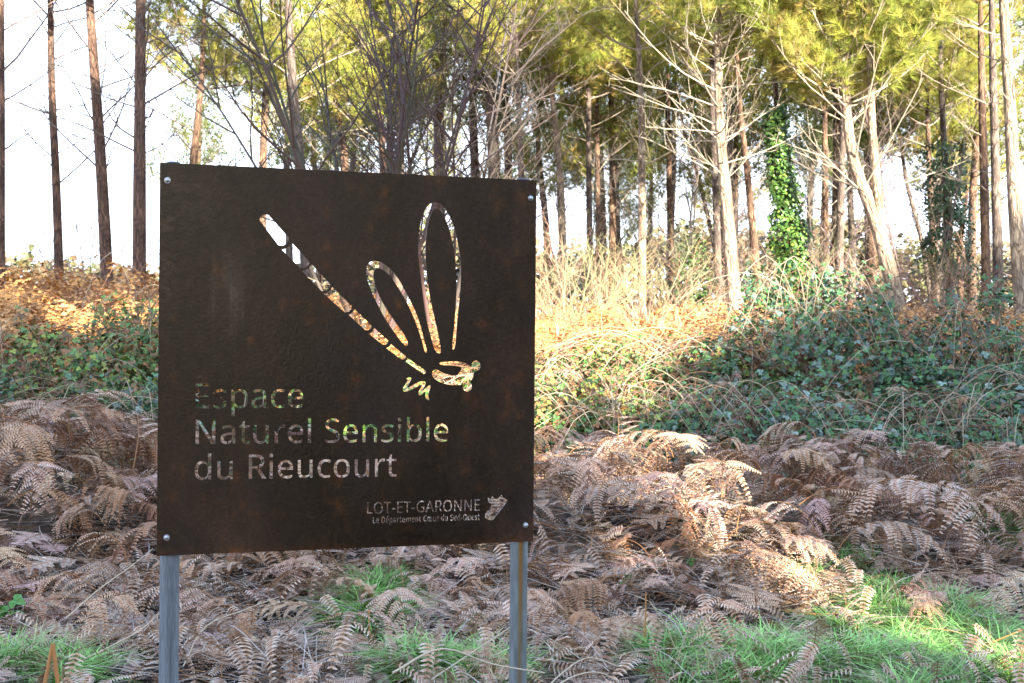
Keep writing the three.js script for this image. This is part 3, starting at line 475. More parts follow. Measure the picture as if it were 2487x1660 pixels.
const trees = [
  [[[2, 0], [3, 300], [2, 640]], 18, 20, 11.5, 'barkShaded', { crown: 6.5, dead: [2.6, 8], tufts: 0.5, whorl: 0.26, reach: 2.7, twigCol: DK }, 'slim pine trunk with bare snags beyond the bramble bush'],
  [[[115, 0], [118, 200], [128, 420], [135, 640]], 22, 23, 11.5, 'barkShaded', { crown: 6.5, dead: [2.6, 8], tufts: 0.5, whorl: 0.26, reach: 2.7, twigCol: DK }, 'thin straight pine with dappled trunk beside the slightly curved pine'],
  [[[205, 0], [215, 150], [228, 330], [243, 600]], 30, 22, 11.5, 'barkShaded', { crown: 6.5, dead: [2.6, 8], tufts: 0.5, whorl: 0.26, reach: 2.7, twigCol: DK }, 'slightly curved pine with mottled yellow-brown trunk'],
  [[[322, 0], [320, 300], [319, 610]], 34, 20, 11.5, 'barkShaded', { crown: 6.5, dead: [2.6, 8], tufts: 0.5, whorl: 0.26, reach: 2.7, twigCol: DK }, 'thick straight pine with purplish trunk rising beside the sign'],
  [[[468, 0], [462, 180], [447, 330], [440, 420]], 22, 24, 9.7, 'barkRed', { crown: 4.8, reach: 2.2, tufts: 0.5, whorl: 0.45, twigCol: DK }, 'crooked orange-barked pine rising over the sign corner'],
  [[[622, 0], [612, 150], [605, 300], [602, 420]], 21, 26, 10.2, 'barkRed', { crown: 4.6, reach: 2.3 }, 'pink-orange pine trunk behind the bare thicket tree'],
  [[[660, 0], [672, 200], [690, 400]], 27, 21, 9.1, 'barkGrey', { crown: 6.0, reach: 1.9 }, 'grey pine trunk among the bare arching branches'],
  [[[860, 0], [872, 250], [880, 420]], 20, 28, 10.6, 'barkRed', { crown: 4.6, reach: 2.3 }, 'pine standing behind the bare arching branches'],
  [[[1180, 0], [1188, 200], [1196, 420]], 15, 24, 9.7, 'barkGrey', { crown: 5.2, reach: 1.9 }, 'slim dark pine beyond the top edge of the sign'],
  [[[1255, 100], [1285, 400], [1292, 620]], 20, 26, 10.2, 'barkPale', { crown: 5.0, reach: 2.2 }, 'pale pine leaning slightly beside the sign plate'],
  [[[1350, 100], [1352, 500], [1358, 740]], 18, 27, 10.4, 'barkGrey', { crown: 5.4, reach: 1.9, tufts: 0.9 }, 'darker of two close-set pine trunks'],
  [[[1368, 150], [1372, 500], [1374, 740]], 15, 28, 10.6, 'barkRed', { crown: 5.2, reach: 1.8, tufts: 0.9 }, 'lighter of two close-set pine trunks'],
  [[[1458, 0], [1470, 200], [1473, 450], [1473, 740]], 22, 22, 9.3, 'barkPale', { crown: 5.4, dead: [2.8, 5.5], reach: 1.9, perWhorl: 5, twigCol: [0.34, 0.28, 0.20] }, 'straight whitish pine trunk in full sun'],
  [[[1533, 280], [1537, 500], [1540, 640]], 17, 30, 11.1, 'barkRed', { crown: 6.0, reach: 2.0 }, 'brown pine between the whitish trunk and the pale fan-branched tree'],
  [[[1570, 300], [1605, 420], [1637, 560]], 10, 32, 11.0, 'barkGrey', { crown: 5.5, reach: 1.8 }, 'thin dark leaning pine behind the pale fan-branched tree'],
  [[[1648, 100], [1652, 300], [1663, 420], [1675, 560], [1690, 760]], 37, 19, 8.6, 'barkPale', { crown: 5.0, dead: [2.9, 5.2], reach: 2.0, whorl: 0.24, perWhorl: 6, tufts: 0.45, twigCol: [0.36, 0.31, 0.24] }, 'pale tree with a dense fan of whitish bare branches'],
  [[[1636, 250], [1646, 560]], 18, 25, 10.0, 'barkGrey', { crown: 5.6, reach: 2.0 }, 'dark trunk hidden behind the pale fan-branched tree'],
  [[[1698, 250], [1715, 400], [1725, 500], [1738, 650]], 20, 25, 10.0, 'barkRed', { crown: 5.8, reach: 2.0 }, 'brown leaning pine beside the ivy-covered trunk'],
  [[[1775, 100], [1785, 300], [1800, 500], [1815, 690]], 20, 20, 8.9, 'barkRed', { crown: 5.8, dead: [4.5, 6], reach: 1.8 }, 'pine trunk wrapped in green ivy'],
  [[[1893, 330], [1897, 660]], 16, 27, 10.4, 'barkRed', { crown: 5.0, reach: 2.0 }, 'brown pine just past the ivy-covered trunk'],
  [[[1938, 200], [1930, 440], [1925, 690]], 21, 24, 9.7, 'barkGrey', { crown: 5.2, reach: 2.1, tufts: 0.8 }, 'grey-brown pine behind the leaning white tree'],
  [[[1925, 0], [1938, 170], [1947, 300], [1965, 390], [2000, 480], [2030, 580], [2052, 670]], 38, 18.5, 8.5, 'barkPale', { crown: 3.9, dead: [2.6, 4.2], reach: 2.1, whorl: 0.4, perWhorl: 5, tufts: 0.75, twigCol: [0.36, 0.30, 0.22], fork: true }, 'white leaning pine forked into two bright stems'],
  [[[2083, 430], [2112, 540]], 10, 33, 11.0, 'barkGrey', { crown: 5.2, reach: 1.9 }, 'thin dark crooked pine deep in the wood'],
  [[[2132, 380], [2140, 560]], 14, 30, 11.1, 'barkRed', { crown: 5.2, reach: 2.1 }, 'orange-brown pine beside the dark ivy mass'],
  [[[2160, 200], [2172, 450], [2178, 650]], 18, 27, 10.4, 'barkGrey', { crown: 5.4, reach: 2.0 }, 'trunk buried in dark shaded ivy'],
  [[[2252, 150], [2258, 400], [2264, 700]], 25, 24, 9.7, 'barkRed', { crown: 6.2, reach: 2.0 }, 'dark brown outermost of three thick trunks'],
  [[[2278, 150], [2285, 400], [2292, 700]], 27, 21, 9.1, 'barkGrey', { crown: 5.8, reach: 2.0 }, 'plain grey middle one of three thick trunks'],
  [[[2303, 0], [2318, 250], [2330, 480], [2346, 710]], 40, 17.5, 8.3, 'barkPale', { crown: 5.6, dead: [3.6, 6], reach: 1.7, perWhorl: 5, twigCol: [0.36, 0.30, 0.23] }, 'thickest whitish grey trunk with peeling bark and pale snags'],
];
trees.forEach(([px, w, d, H, bark, set, label], k) => {
  const extra = []; if (set.fork) extra.push({ pts: [at(2022, 560, d), at(2014, 440, d - 0.05), at(2002, 300, d), at(1996, 150, d + 0.1), at(1990, 0, d + 0.2), at(1985, -250, d + 0.3)], r: rad(26, d) });
  top(pine({ pts: traced(px, d, H), r: rad(w, d) * 0.98, bark: M[bark], seed: 900 + k * 31, extra, ...set }), 'pine_tree', label, 'pine tree', 'pines along the bank');
});
console.log('front pines built');
{ // pines further back in the wood
  const R = rngOf(42), protos = [0, 1, 2, 3].map((k) => pine({ pts: [V(0, -0.1, 0), V(0.1 * (k - 1), 3, 0.1), V(0.15, 6, 0), V(0, 8, 0), V(0.1, 9.4 + k * 0.4, 0)], r: 0.11 + 0.015 * k, bark: k % 2 ? M.barkGrey : M.barkRed, crown: 3.8 + 0.6 * k, dead: [1.8, 3.8], reach: 1.9, far: true, seed: 50 + k, tufts: 0.55, tones: k < 2 ? NEEDLE : [[0.16, 0.21, 0.06], [0.22, 0.25, 0.07], [0.12, 0.17, 0.06]] }));
  const first = [true, true, true, true];
  const spots = [[-4.2, 28.5], [-2.8, 27.5], [-1.5, 29], [-0.5, 27], [2.3, 29.5], [5.4, 29], [8.4, 30], [0.2, 46], [4.2, 45], [8.0, 46], [12.4, 46], [16.8, 46], [-2.4, 47], [7.0, 40], [3.2, 41], [9.8, 39], [-6.4, 46], [-3.2, 31], [-1.2, 33], [-0.2, 30], [1.1, 33], [2.9, 32], [3.6, 38], [5.2, 37], [5.9, 31], [7.4, 33], [9.4, 31], [10.3, 34], [12.6, 32], [13.5, 38], [14.8, 34], [-4.8, 38], [-5.6, 33], [4.9, 42], [1.5, 43], [11.9, 42], [15.5, 40], [-7.5, 41], [-11.5, 44]];
  spots.forEach(([x, d], k) => {
    const v = k % 4, o = first[v] ? protos[v] : protos[v].clone(); first[v] = false;
    o.position.set(x + (R() - 0.5) * 0.6, gh(x, -d), -d); o.rotation.y = R() * 6.283; o.scale.setScalar(0.85 + 0.3 * R());
    top(o, 'forest_pine', 'slender pine standing deep in the wood', 'pine tree', 'pines deep in the wood');
  });
}
console.log('back pines built');
// ivy climbing two of the trunks
function ivy(px, d, r0, r1, n, seed, label, tones) {
  const R = rngOf(seed), P = px.map(([x, y]) => at(x, y, d)).sort((a, b) => a.y - b.y), line = new THREE.CatmullRomCurve3(P), g = new THREE.Group(), o = P[0].clone(); o.y = gh(o.x, -d); g.position.copy(o);
  const lv = clusters(leafGeometry(0.05, 0.046, 0.15, 1), tones, 13, 0.11, 3, seed).map((q) => new Copies(q, M.ivy)), nv = V(0, 0, 0);
  for (let k = 0; k < n / 5; k++) {
    const t = R(), c = line.getPoint(t), a = R() * 6.283, lump = 0.55 + 0.9 * fbm(t * 9 + seed, a * 1.3, 3), r = (r0 + (r1 - r0) * t) * (lump - 0.1) * 1.15 * (0.5 + 0.5 * Math.sqrt(R())); if (lump < 0.96 && R() < 0.6) continue;
    nv.set(Math.cos(a), 0.35 + 0.5 * (R() - 0.3), Math.sin(a)).add(V((R() - 0.5) * 0.8, 0, (R() - 0.5) * 0.8)).normalize();
    const s = 0.8 + 0.4 * R(), tt = 0.75 + 0.5 * R();
    lv[k % 3].add(place(V(c.x + Math.cos(a) * r, c.y + (R() - 0.5) * 0.1, c.z + Math.sin(a) * r).sub(o), orient(nv, R() * 6.283), s), tt, tt, tt);
  }
  const st = new Build(); st.col = [0.2, 0.15, 0.1];
  for (let k = 0; k < 5; k++) { const a = k * 1.3, pts = []; for (let m = 0; m <= 14; m++) { const c = line.getPoint(m / 14), aa = a + m * 0.35; pts.push(V(c.x + Math.cos(aa) * 0.1, c.y, c.z + Math.sin(aa) * 0.1).sub(o)); } st.tube(pts, taper(15, 0.016, 0.006), 5); }
  part(g, 'stems', st.geometry(), M.twig); for (const c of lv) g.add(c.build('leaves'));
  top(g, 'ivy', label, 'ivy', 'ivy on the pine trunks');
}
ivy([[1778, 250], [1785, 330], [1798, 450], [1815, 560], [1840, 640], [1850, 700]], 19.9, 0.33, 0.13, 3600, 61, 'bright green ivy climbing a sunlit pine trunk', [[0.05, 0.13, 0.025], [0.08, 0.18, 0.03], [0.14, 0.22, 0.04], [0.05, 0.11, 0.03]]);
ivy([[2165, 330], [2172, 450], [2178, 560], [2180, 640]], 26.9, 0.55, 0.45, 2600, 62, 'dark green ivy smothering a shaded trunk', [[0.045, 0.11, 0.035], [0.06, 0.13, 0.04], [0.04, 0.09, 0.04]]);

// ---------------------------------------------------------------- bare trees and shrubs
function bare(pos, stems, h, r, spread, seed, col, name, label, category, group, levels = 3) {
  const R = rngOf(seed), g = new THREE.Group(); g.position.copy(pos);
  const grow = (b, p, d, len, rr, lev) => {
    const n = lev === 0 ? 9 : 5, c = curve(p, d, len, lev === 0 ? 0.25 : 0.35 * (R() - 0.4), n, R, lev === 0 ? 0.16 : 0.3);
    b.tube(c, taper(n + 1, rr, rr * 0.3), lev === 0 ? 6 : lev === 1 ? 4 : 3);
    if (lev >= levels - 1) return;
    const kids = lev === 0 ? 12 + Math.floor(R() * 5) : 5 + Math.floor(R() * 3);
    for (let k = 0; k < kids; k++) { const f = 0.25 + 0.75 * (k + R()) / kids, i = Math.min(n - 1, Math.floor(f * n)), q = c[i].clone().lerp(c[i + 1], f * n - i), dd = c[i + 1].clone().sub(c[i]).normalize().add(V((R() - 0.5) * 2.2, (R() - 0.45) * 1.0, (R() - 0.5) * 2.2)); grow(b, q, dd, len * (0.26 + 0.2 * R()) * (1.2 - 0.5 * f), rr * 0.42, lev + 1); }
  };
  for (let s = 0; s < stems; s++) { const b = new Build(); b.col = col.map((c) => c * (0.8 + 0.4 * R())); const a = (s + R() * 0.7) / stems * 6.283, t = spread * (0.35 + 0.65 * R()); grow(b, V((R() - 0.5) * 0.3, -0.05, (R() - 0.5) * 0.3), V(Math.cos(a) * t, 1, Math.sin(a) * t * 0.7), h * (0.75 + 0.35 * R()), r * (0.7 + 0.5 * R()), 0); part(g, 'stem', b.geometry(), M.twig); }
  return top(g, name, label, category, group);
}
const onGround = (px, d) => { const p = at(px, 784, d); p.y = gh(p.x, -d); return p; };
bare(onGround(860, 15), 9, 5.8, 0.034, 0.75, 71, [0.08, 0.063, 0.05], 'bare_tree', 'bare many-stemmed tree arching up behind the sign', 'tree', null, 4);
bare(onGround(1010, 16.5), 7, 5.4, 0.03, 0.8, 72, [0.08, 0.063, 0.05], 'bare_tree', 'smaller bare many-stemmed tree behind the dragonfly wings', 'tree', null, 4);
bare(onGround(1320, 20), 9, 2.2, 0.014, 1.1, 73, [0.30, 0.22, 0.14], 'bare_shrub', 'pale twiggy shrub in the sun beside the sign edge', 'shrub', 'bare shrubs under the pines');
bare(onGround(1500, 21), 9, 2.0, 0.013, 1.2, 74, [0.32, 0.25, 0.16], 'bare_shrub', 'straw-coloured twiggy shrub at the foot of the whitish trunk', 'shrub', 'bare shrubs under the pines');
bare(onGround(1600, 22.5), 8, 2.0, 0.013, 1.1, 75, [0.27, 0.19, 0.11], 'bare_shrub', 'low twiggy shrub between the whitish and fan-branched trees', 'shrub', 'bare shrubs under the pines');
bare(onGround(2140, 20), 10, 1.9, 0.012, 1.2, 76, [0.28, 0.19, 0.13], 'bare_shrub', 'pinkish twiggy shrub in front of the dark ivy', 'shrub', 'bare shrubs under the pines');
bare(onGround(1960, 20.5), 8, 1.7, 0.012, 1.2, 77, [0.28, 0.21, 0.14], 'bare_shrub', 'twiggy shrub at the foot of the leaning white pine', 'shrub', 'bare shrubs under the pines');
bare(onGround(1265, 17.5), 9, 2.0, 0.011, 1.2, 171, [0.30, 0.22, 0.13], 'bare_shrub', 'straw-pale shrub pressed against the sign edge', 'shrub', 'bare shrubs under the pines');
bare(onGround(1420, 23), 9, 2.6, 0.013, 1.1, 172, [0.30, 0.24, 0.16], 'bare_shrub', 'tall pale shrub between the close-set pines and the whitish trunk', 'shrub', 'bare shrubs under the pines');
bare(onGround(1760, 22), 8, 2.1, 0.012, 1.1, 173, [0.28, 0.20, 0.12], 'bare_shrub', 'tan shrub beside the ivy-covered trunk', 'shrub', 'bare shrubs under the pines');
bare(onGround(1870, 21), 8, 1.9, 0.012, 1.2, 174, [0.29, 0.21, 0.13], 'bare_shrub', 'tan shrub between ivy and leaning white pine', 'shrub', 'bare shrubs under the pines');
bare(onGround(2220, 22), 9, 1.9, 0.012, 1.2, 175, [0.26, 0.17, 0.10], 'bare_shrub', 'russet shrub beside the three thick trunks', 'shrub', 'bare shrubs under the pines');
[[1330, 27, 'between the leaning pale pine and the close-set trunks'], [1500, 28, 'beyond the whitish trunk'], [1585, 26, 'above the round evergreen bush'], [1745, 28, 'between the brown leaning pine and the ivy'], [1850, 26, 'just beyond the ivy-covered trunk'], [2090, 25, 'beyond the leaning white pine'], [2225, 28, 'between the dark ivy and the thick trunks']].forEach(([px, d, where], k) => bare(onGround(px, d), 4, 4.6 + 0.3 * (k % 3), 0.022, 0.4, 271 + k, [0.12, 0.10, 0.085], 'bare_sapling', 'thin bare sapling ' + where, 'sapling', 'bare saplings under the pines', 3));
bare(onGround(190, 24), 10, 2.6, 0.014, 1.0, 78, [0.20, 0.17, 0.15], 'bare_shrub', 'dark bare shrub between the thin and the curved pine', 'shrub', 'bare shrubs under the pines');
bare(onGround(330, 23), 6, 2.2, 0.010, 0.9, 79, [0.22, 0.18, 0.15], 'bare_shrub', 'wispy bare shrub behind the thick straight pine', 'shrub', 'bare shrubs under the pines');
{ // small evergreen bush among the trunks, and the far wood
  const bush = (name, label, cat, x, d, rx, h, n, seed, tones, size, kind) => {
    const R = rngOf(seed), g = new THREE.Group(), base = gh(x, -d); g.position.set(x, base, -d); const lv = new Copies(leafGeometry(size, size * 0.8, 0.2, 1), M.bramble), nv = V(0, 0, 0);
    for (let k = 0; k < n; k++) { const a = R() * 6.283, e = Math.asin(R() * 2 - 1), r = (0.55 + 0.45 * Math.sqrt(R())) * (0.7 + 0.6 * fbm(a * 2 + seed, e * 3 + 5, 3)), p = V(Math.cos(a) * Math.cos(e) * rx * r, h * 0.5 + Math.sin(e) * h * 0.5 * r, Math.sin(a) * Math.cos(e) * rx * r); nv.copy(p).setY((p.y - h * 0.4)).add(V(R() - 0.5, R(), R() - 0.5)).normalize(); const c = tones[Math.floor(R() * tones.length)], t = 0.7 + 0.6 * R(); lv.add(place(p, orient(nv, R() * 6.283), 0.7 + 0.7 * R()), c[0] * t, c[1] * t, c[2] * t); }
    const st = new Build(); st.col = [0.2, 0.15, 0.1]; for (let k = 0; k < 7; k++) st.tube(curve(V(0, -0.05, 0), V((R() - 0.5) * 1.2, 1, (R() - 0.5) * 1.2), h * 0.75, 0.1, 5, R, 0.25), taper(6, 0.02 + h * 0.006, 0.006), 5);
    part(g, 'stems', st.geometry(), M.twig); g.add(lv.build('leaves')); top(g, name, label, cat, null, kind);
  };
  const p = onGround(1590, 24);
  bush('evergreen_bush', 'round dark green bush among the pine trunks', 'bush', p.x, 24, 0.45, 2.3, 2600, 81, [[0.07, 0.15, 0.04], [0.10, 0.19, 0.04], [0.07, 0.14, 0.05]], 0.06);
  const R = rngOf(91), far = new THREE.Group(), lv = new Copies(clusters(leafGeometry(0.34, 0.26, 0.2, 1), [[1, 1, 1], [0.8, 0.85, 0.7], [1.1, 0.9, 0.8]], 14, 0.5, 1, 9)[0], M.bramble), nv = V(0, 0, 0);
  for (let k = 0; k < 4600; k++) { const x = (R() - 0.5) * 110, z = -62 - 14 * R(), h = (2.2 + 3.4 * fbm(x * 0.22 + 4, 2, 3) + (x > -11 ? 2.0 : 0)) * Math.sqrt(R()); nv.set(R() - 0.5, 0.5 + R(), R()).normalize(); const t = 0.7 + 0.6 * R(), c = R() < 0.5 ? [0.075, 0.080, 0.030] : [0.11, 0.080, 0.040]; lv.add(place(V(x, 1.4 + h, z), orient(nv, R() * 6.283), 0.7 + 0.8 * R()), c[0] * t, c[1] * t, c[2] * t); }
  far.add(lv.build('foliage')); top(far, 'distant_woodland', 'low olive and tan woodland edge far behind the pines', 'woodland', null, 'stuff');
}
{ // woodland standing behind the photographer: its shade falls over the verge, sun passes between and above the crowns
  const R = rngOf(7), LEAF = (() => { const b = new Build(), Q = rngOf(2); for (let k = 0; k < 60; k++) { const p = V((Q() - 0.5) * 0.9, (Q() - 0.5) * 0.8, (Q() - 0.5) * 0.9), u = V(Q() - 0.5, Q() - 0.5, Q() - 0.5).normalize(), w = V(0, 0, 0).crossVectors(u, V(Q() - 0.5, Q() - 0.5, Q() - 0.5)).normalize(); b.face([p.clone().addScaledVector(u, -0.12), p.clone().addScaledVector(w, 0.07), p.clone().addScaledVector(u, 0.12), p.clone().addScaledVector(w, -0.07)]); } return b.geometry(); })();
  const shadeTree = (x, z, H, r, n, label, c = 0.03) => {
    const g = new THREE.Group(), y = gh(x, z); g.position.set(x, y, z); const tb = new Build(); tb.tube([V(0, -0.1, 0), V(0.1, H * 0.4, 0), V(0, H * 0.9, 0.1)], [0.26, 0.2, 0.06], 9); part(g, 'trunk', tb.geometry(), M.barkGrey);
    const lb = new Build(); lb.col = [0.2, 0.16, 0.12]; for (let k = 0; k < 26; k++) { const h = H * (Math.max(0.12, c) + (0.92 - Math.max(0.12, c)) * k / 26), a = k * 2.4; lb.tube(curve(V(0, h, 0), V(Math.cos(a), 0.35, Math.sin(a)), r * 0.8 * Math.sqrt(Math.max(0.15, 1 - Math.pow(h / H, 2))), 0.3, 5, R), taper(6, 0.05, 0.012), 5); } part(g, 'limbs', lb.geometry(), M.twig);
    const cr = new Copies(LEAF, M.ivy);
    for (let k = 0; k < n; k++) { const h = H * (c + (1 - c) * R()), a = R() * 6.283, prof = Math.pow(Math.max(0.02, 1 - Math.pow(h / H, c > 0.1 ? 14 : 5)), 0.5), q = r * prof * Math.sqrt(R()) * (0.8 + 0.4 * fbm(a * 2 + x, h * 0.6, 2)); const t = 0.7 + 0.6 * R(); cr.add(place(V(Math.cos(a) * q, h, Math.sin(a) * q), euler(R() * 6, R() * 6, R() * 6), 0.9 + 0.6 * R()), 0.07 * t, 0.10 * t, 0.035 * t); }
    g.add(cr.build('crown')); top(g, 'evergreen_tree', label, 'tree', 'dense trees behind the photographer');
  };
  [[-3.5, 13, 9.6, 2.2], [0, 12.5, 9.8, 2.0], [6.6, 12, 12.6, 1.4], [8.4, 12, 10.9, 1.2], [9.5, 12, 9.4, 0.55], [10.9, 12.2, 6.2, 0.7], [12.5, 12, 9.2, 0.7], [13.6, 12.5, 9.5, 0.8], [14.6, 12.2, 10.3, 0.9], [16.1, 12.2, 11.0, 1.0], [17.7, 12, 12.1, 1.2], [19.6, 12.1, 13.0, 1.5], [21.6, 12.2, 13.8, 1.3], [23.9, 12, 15.6, 1.6], [26.6, 12, 16.4, 1.8], [29.6, 12.3, 21.5, 1.9], [33.5, 12.3, 19, 2.2],
   [8.4, 16, 13.4, 1.6], [10.4, 16, 12.0, 1.3], [11.5, 16, 10.6, 0.55], [12.9, 16.2, 7.4, 0.7], [14.5, 16, 10.1, 0.7], [15.6, 16.5, 10.5, 0.8], [17.2, 16, 11.8, 1.0], [19.4, 16, 13.3, 1.5], [21.6, 16, 14.2, 1.5], [25.9, 16, 16.8, 1.6], [28.6, 16, 17.6, 1.8], [32, 16, 18.8, 2],
   [9.0, 12.8, 19.5, 1.5, 0.70], [11.2, 13.2, 20, 1.5, 0.70], [13.0, 12.9, 18.6, 1.2, 0.74]].forEach(([x, z, H, r, c], k) => shadeTree(x, z, H, r, Math.round(30 * H * r * (c ? 0.15 : 1)), c ? 'tall tree with a high crown behind the photographer' : 'dense evergreen tree standing behind the photographer', c));
}
console.log('bare trees built');

// ---------------------------------------------------------------- grass, straw, stalks
{
  const blade = (n, seed, h, lean, w) => { const b = new Build(), R = rngOf(seed); for (let k = 0; k < n; k++) { const a = R() * 6.283, l = h * (0.5 + 0.6 * R()), dx = Math.cos(a), dz = Math.sin(a), o = V((R() - 0.5) * 0.09, 0, (R() - 0.5) * 0.09), le = lean * (0.4 + R()), W = V(-dz, 0, dx).multiplyScalar(w), t = 0.75 + 0.5 * R(), fr = R(), c0 = [0.55 * t, 0.6 * t, 0.5 * t], c1 = [t + 0.6 * fr, t + 0.35 * fr, t + 2.4 * fr];
    const P = (u) => o.clone().add(V(dx * le * l * u * u, l * (u - 0.35 * le * u * u), dz * le * l * u * u));
    const q = [0, 0.4, 0.75, 1].map(P); for (let m = 0; m < 3; m++) { const w0 = 1 - m * 0.25, w1 = m === 2 ? 0 : 1 - (m + 1) * 0.25, A = [q[m].clone().addScaledVector(W, -w0), q[m].clone().addScaledVector(W, w0)]; if (w1) A.push(q[m + 1].clone().addScaledVector(W, w1), q[m + 1].clone().addScaledVector(W, -w1)); else A.push(q[3]); const u0 = m / 3, u1 = (m + 1) / 3, mix = (u) => c0.map((c, i) => c + (c1[i] - c) * u); b.face(A, w1 ? [mix(u0), mix(u0), mix(u1), mix(u1)] : [mix(u0), mix(u0), mix(1)]); } }
    return b.geometry(); };
  const G = [blade(15, 1, 0.16, 1.0, 0.0032), blade(15, 2, 0.13, 1.5, 0.0032), blade(13, 3, 0.21, 1.4, 0.0033)], R = rngOf(17);
  const patch = (label, spots, dens) => {
    const cs = G.map((g) => new Copies(g, M.grass));
    for (const [px, py, wx, wd, n] of spots) { const d = EYE * 2872 / (py * 1.0587 - 830), cx = (px * 1.0587 - 1243.5) / 2872 * d, rx = wx * 1.0587 / 2872 * d;
      for (let k = 0; k < n * dens; k++) { const a = R() * 6.283, u = Math.pow(R(), 0.6), x = cx + Math.cos(a) * u * rx, z = -d + Math.sin(a) * u * wd; if (fbm(x * 4.2 + 2, z * 4.2, 3) < 0.33 + 0.25 * u) continue; const t = (0.6 + 0.6 * R()) * (0.7 + 0.6 * fbm(x * 5, z * 5 + 9, 2)), y = R() < 0.22 ? 1 : 0; cs[k % 3].add(place(V(x, gh(x, z) - 0.01, z), euler((R() - 0.5) * 0.4, R() * 6.283, (R() - 0.5) * 0.4), 0.7 + 0.6 * R()), (0.20 + 0.12 * y) * t, (0.44 - 0.12 * y) * t, (0.055 + 0.03 * y) * t); } }
    const g = new THREE.Mesh(bake(cs), M.grass); top(g, 'grass', label, 'grass', null, 'stuff');
  };
  patch('fresh green frosted grass on the open verge', [[1880, 1540, 400, 0.5, 2100], [2085, 1445, 190, 0.5, 1700], [2290, 1520, 160, 0.5, 600], [1560, 1575, 180, 0.3, 220], [2330, 1300, 80, 0.6, 260], [1930, 1370, 160, 0.4, 200]], 1);
  patch('small bright green grass clump between the posts', [[858, 1415, 65, 0.3, 300], [830, 1450, 90, 0.2, 150]], 1);
  patch('green grass at the foot of the sign', [[1010, 1540, 140, 0.25, 380], [1080, 1560, 120, 0.2, 160]], 1);
  patch('pale frosted grass in the corner of the verge', [[60, 1550, 100, 0.2, 200], [180, 1565, 50, 0.15, 40]], 1);
  // dry straw
  const sg = (seed, L, bend) => { const b = new Build(), Q = rngOf(seed); b.col = [1, 1, 1]; const c = curve(V(-L / 2, 0.01, 0), V(1, 0.15, (Q() - 0.5) * 0.4), L, -bend, 7, Q, 0.25); b.tube(c, taper(8, 0.0022, 0.0009), 3); return b.geometry(); };
  const ss = [sg(1, 0.5, 0.3), sg(2, 0.35, 0.5), sg(3, 0.7, 0.35), sg(4, 0.4, 0.1)].map((g) => new Copies(g, M.straw));
  for (let k = 0; k < 2800; k++) { const d = 4.9 + 3.0 * Math.pow(R(), 0.8), x = (R() - 0.5) * d * 0.95, t = 0.7 + 0.6 * R(), c = R() < 0.22 ? [0.36, 0.19, 0.08] : R() < 0.5 ? [0.50, 0.43, 0.34] : [0.42, 0.37, 0.34]; ss[k % 4].add(place(V(x, gh(x, -d) + 0.07 * R(), -d), euler((R() - 0.5) * 0.6, R() * 6.283, (R() - 0.5) * 0.45), 0.6 + 0.7 * R()), c[0] * t, c[1] * t, c[2] * t); }
  const g = new THREE.Mesh(bake(ss), M.straw); top(g, 'dry_straw', 'pale dry grass stems strewn over the litter', 'straw', null, 'stuff');
  // tall dead grass in the sun on the bank
  const tb = blade(16, 9, 0.95, 0.6, 0.0045), tc = new Copies(tb, M.straw);
  for (let k = 0; k < 1500; k++) { const d = 14.5 + 14 * R(), x = (R() - 0.5) * d * 0.95, t = 0.7 + 0.6 * R(), c = R() < 0.3 ? [0.32, 0.18, 0.055] : [0.36, 0.25, 0.09]; tc.add(place(V(x, gh(x, -d), -d), euler((R() - 0.5) * 0.4, R() * 6.283, (R() - 0.5) * 0.4), 0.6 + 0.8 * R()), c[0] * t, c[1] * t, c[2] * t); }
  const g2 = new THREE.Mesh(bake([tc]), M.straw); top(g2, 'dead_grass', 'tall straw-coloured dead grass on the sunlit bank', 'grass', null, 'stuff');
}
function stalk(name, label, category, pts, r, col, group, mat = M.twig) { const o = pts[0].clone(), b = new Build(); b.col = col; b.tube(new THREE.CatmullRomCurve3(pts.map((p) => p.clone().sub(o))).getPoints(14), taper(15, r, r * 0.6), 6, true); const m = new THREE.Mesh(b.geometry(), mat); m.position.copy(o); return top(m, name, label, category, group); }
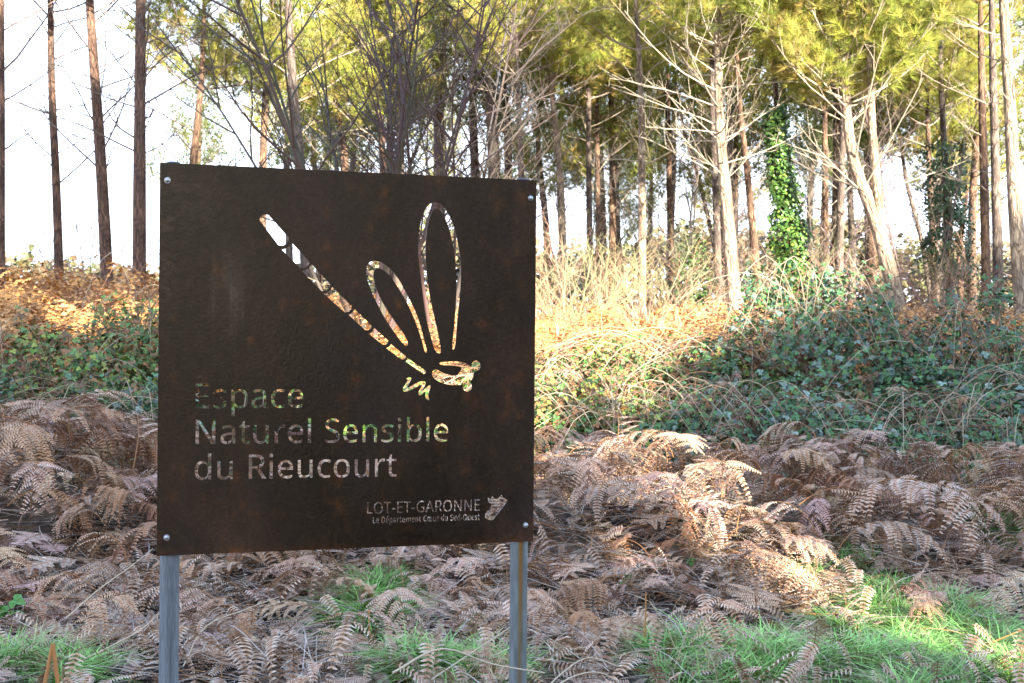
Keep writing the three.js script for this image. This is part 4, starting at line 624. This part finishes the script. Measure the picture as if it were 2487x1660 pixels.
{
  const b = new Build(), p0 = at(88, 1640, 4.6), p1 = at(120, 1478, 4.75), p2 = at(142, 1640, 4.65); b.col = [0.36, 0.16, 0.05];
  const br = new THREE.Group(); br.position.copy(p0); const leg = (a, c, r) => { const q = new Build(); q.col = [0.36, 0.16, 0.05]; q.tube([a, a.clone().lerp(c, 0.5).add(V(0.004, 0, 0)), c].map((p) => p.clone().sub(p0)), [r, r * 0.95, r * 0.9], 7, true); return q.geometry(); };
  part(br, 'stem', leg(at(60, 1760, 4.6), p1, 0.0075), M.twig); part(br, 'stem', leg(p1, at(152, 1760, 4.65), 0.0085), M.twig);
  top(br, 'broken_stalk', 'rust-brown dead stalk snapped into an upturned V', 'stalk');
  const dOf = (py) => EYE * 2872 / (py * 1.0587 - 830);
  stalk('fallen_branch', 'frosted grey fallen branch lying on the litter', 'branch', [at(1372, 1368, 6.75).setY(0.12), at(1460, 1352, 6.9).setY(0.16), at(1545, 1322, 7.1).setY(0.2)].map((p) => p.setY(gh(p.x, p.z) + 0.06)), 0.010, [0.24, 0.21, 0.19]);
  const S = [[[1478, 1530], [1480, 1450], [1482, 1360], 5.6, 'upright orange stalk in front of the frosted branch'], [[1672, 1405], [1676, 1340], [1680, 1260], 6.6, 'upright glowing orange stalk beside the bracken hollow'], [[1800, 1400], [1870, 1410], [1960, 1405], 6.2, 'orange stalk lying across the grass edge'], [[1900, 1452], [1985, 1468], [2040, 1458], 5.9, 'bent orange stalk lying in the grass'], [[1990, 1478], [2060, 1482], [2110, 1490], 5.7, 'short orange stalk on the grass'], [[2240, 1490], [2300, 1465], [2349, 1445], 5.6, 'brown stalk slanting at the edge of the grass'], [[855, 1490], [848, 1450], [846, 1400], 5.7, 'thin straw stem standing in the small grass clump']];
  for (const [a, c, e, d, label] of S) stalk('dead_stalk', label, 'stalk', [at(...a, d), at(...c, d), at(...e, d)], 0.0055, [0.40, 0.20, 0.06], 'dead stalks on the verge');
  const W = [[[1235, 1600], [1290, 1545], [1350, 1510], [1420, 1530], 4.6], [[1225, 1625], [1300, 1560], [1380, 1545], [1460, 1600], 4.5], [[1600, 1400], [1570, 1470], [1540, 1560], [1530, 1620], 4.9], [[1490, 1380], [1530, 1440], [1560, 1500], [1640, 1530], 5.0], [[990, 1560], [1080, 1500], [1170, 1440], [1240, 1390], 4.9], [[900, 1545], [1010, 1490], [1130, 1525], [1250, 1545], 3.0], [[420, 1530], [470, 1440], [560, 1400], [640, 1370], 5.2], [[150, 1420], [230, 1350], [300, 1300], [350, 1260], 5.6], [[180, 1520], [260, 1480], [330, 1440], [370, 1400], 5.2]];
  for (const [a, c, e, f, d] of W) stalk('straw_stem', 'long pale straw stem arching over the litter', 'straw', [at(...a, d), at(...c, d + 0.1), at(...e, d + 0.2), at(...f, d + 0.25)], 0.0032, [0.50, 0.42, 0.30], 'long straw stems');
  // small green bramble sprigs among the dead fern
  const sprig = (px, py, d, s, label, seed) => { const R = rngOf(seed), g = new THREE.Group(), p = at(px, py, d); g.position.set(p.x, gh(p.x, -d), -d); const h = Math.max(0.1, p.y - g.position.y), b = new Build(); b.col = [0.2, 0.12, 0.07]; b.tube([V(0, -0.02, 0), V(0.02, h * 0.6, 0), V(0, h, 0.02)], [0.003, 0.0025, 0.002], 5); part(g, 'stem', b.geometry(), M.twig);
    for (let k = 0; k < 5; k++) { const lg = BL.clone(), n = lg.attributes.position.count, c = new Float32Array(n * 3); for (let i = 0; i < n; i++) c.set([0.07, 0.20, 0.03], i * 3); lg.setAttribute('color', new THREE.BufferAttribute(c, 3)); const m = part(g, 'leaf', lg, M.bramble); m.position.set((R() - 0.5) * 0.06 * s, h - 0.06 * R() * s, (R() - 0.5) * 0.06 * s); m.rotation.set((R() - 0.3) * 0.9, R() * 6.283, (R() - 0.5) * 0.8); m.scale.setScalar(s); }
    top(g, 'bramble_sprig', label, 'bramble', 'green sprigs among the bracken'); };
  sprig(18, 1375, 5.9, 1.5, 'bright green leafy sprig in the frosted bracken below the bramble fringe', 1);
  sprig(1357, 1150, 8.0, 1.0, 'tiny green sprig in the bracken beside the sign', 2);
  sprig(1440, 1360, 6.7, 0.9, 'small green sprig beside the fallen branch', 3);
  sprig(1590, 1340, 7.0, 0.8, 'small green sprig below the bracken hollow', 4);
}
console.log('all built');
renderer.render(scene, camera);
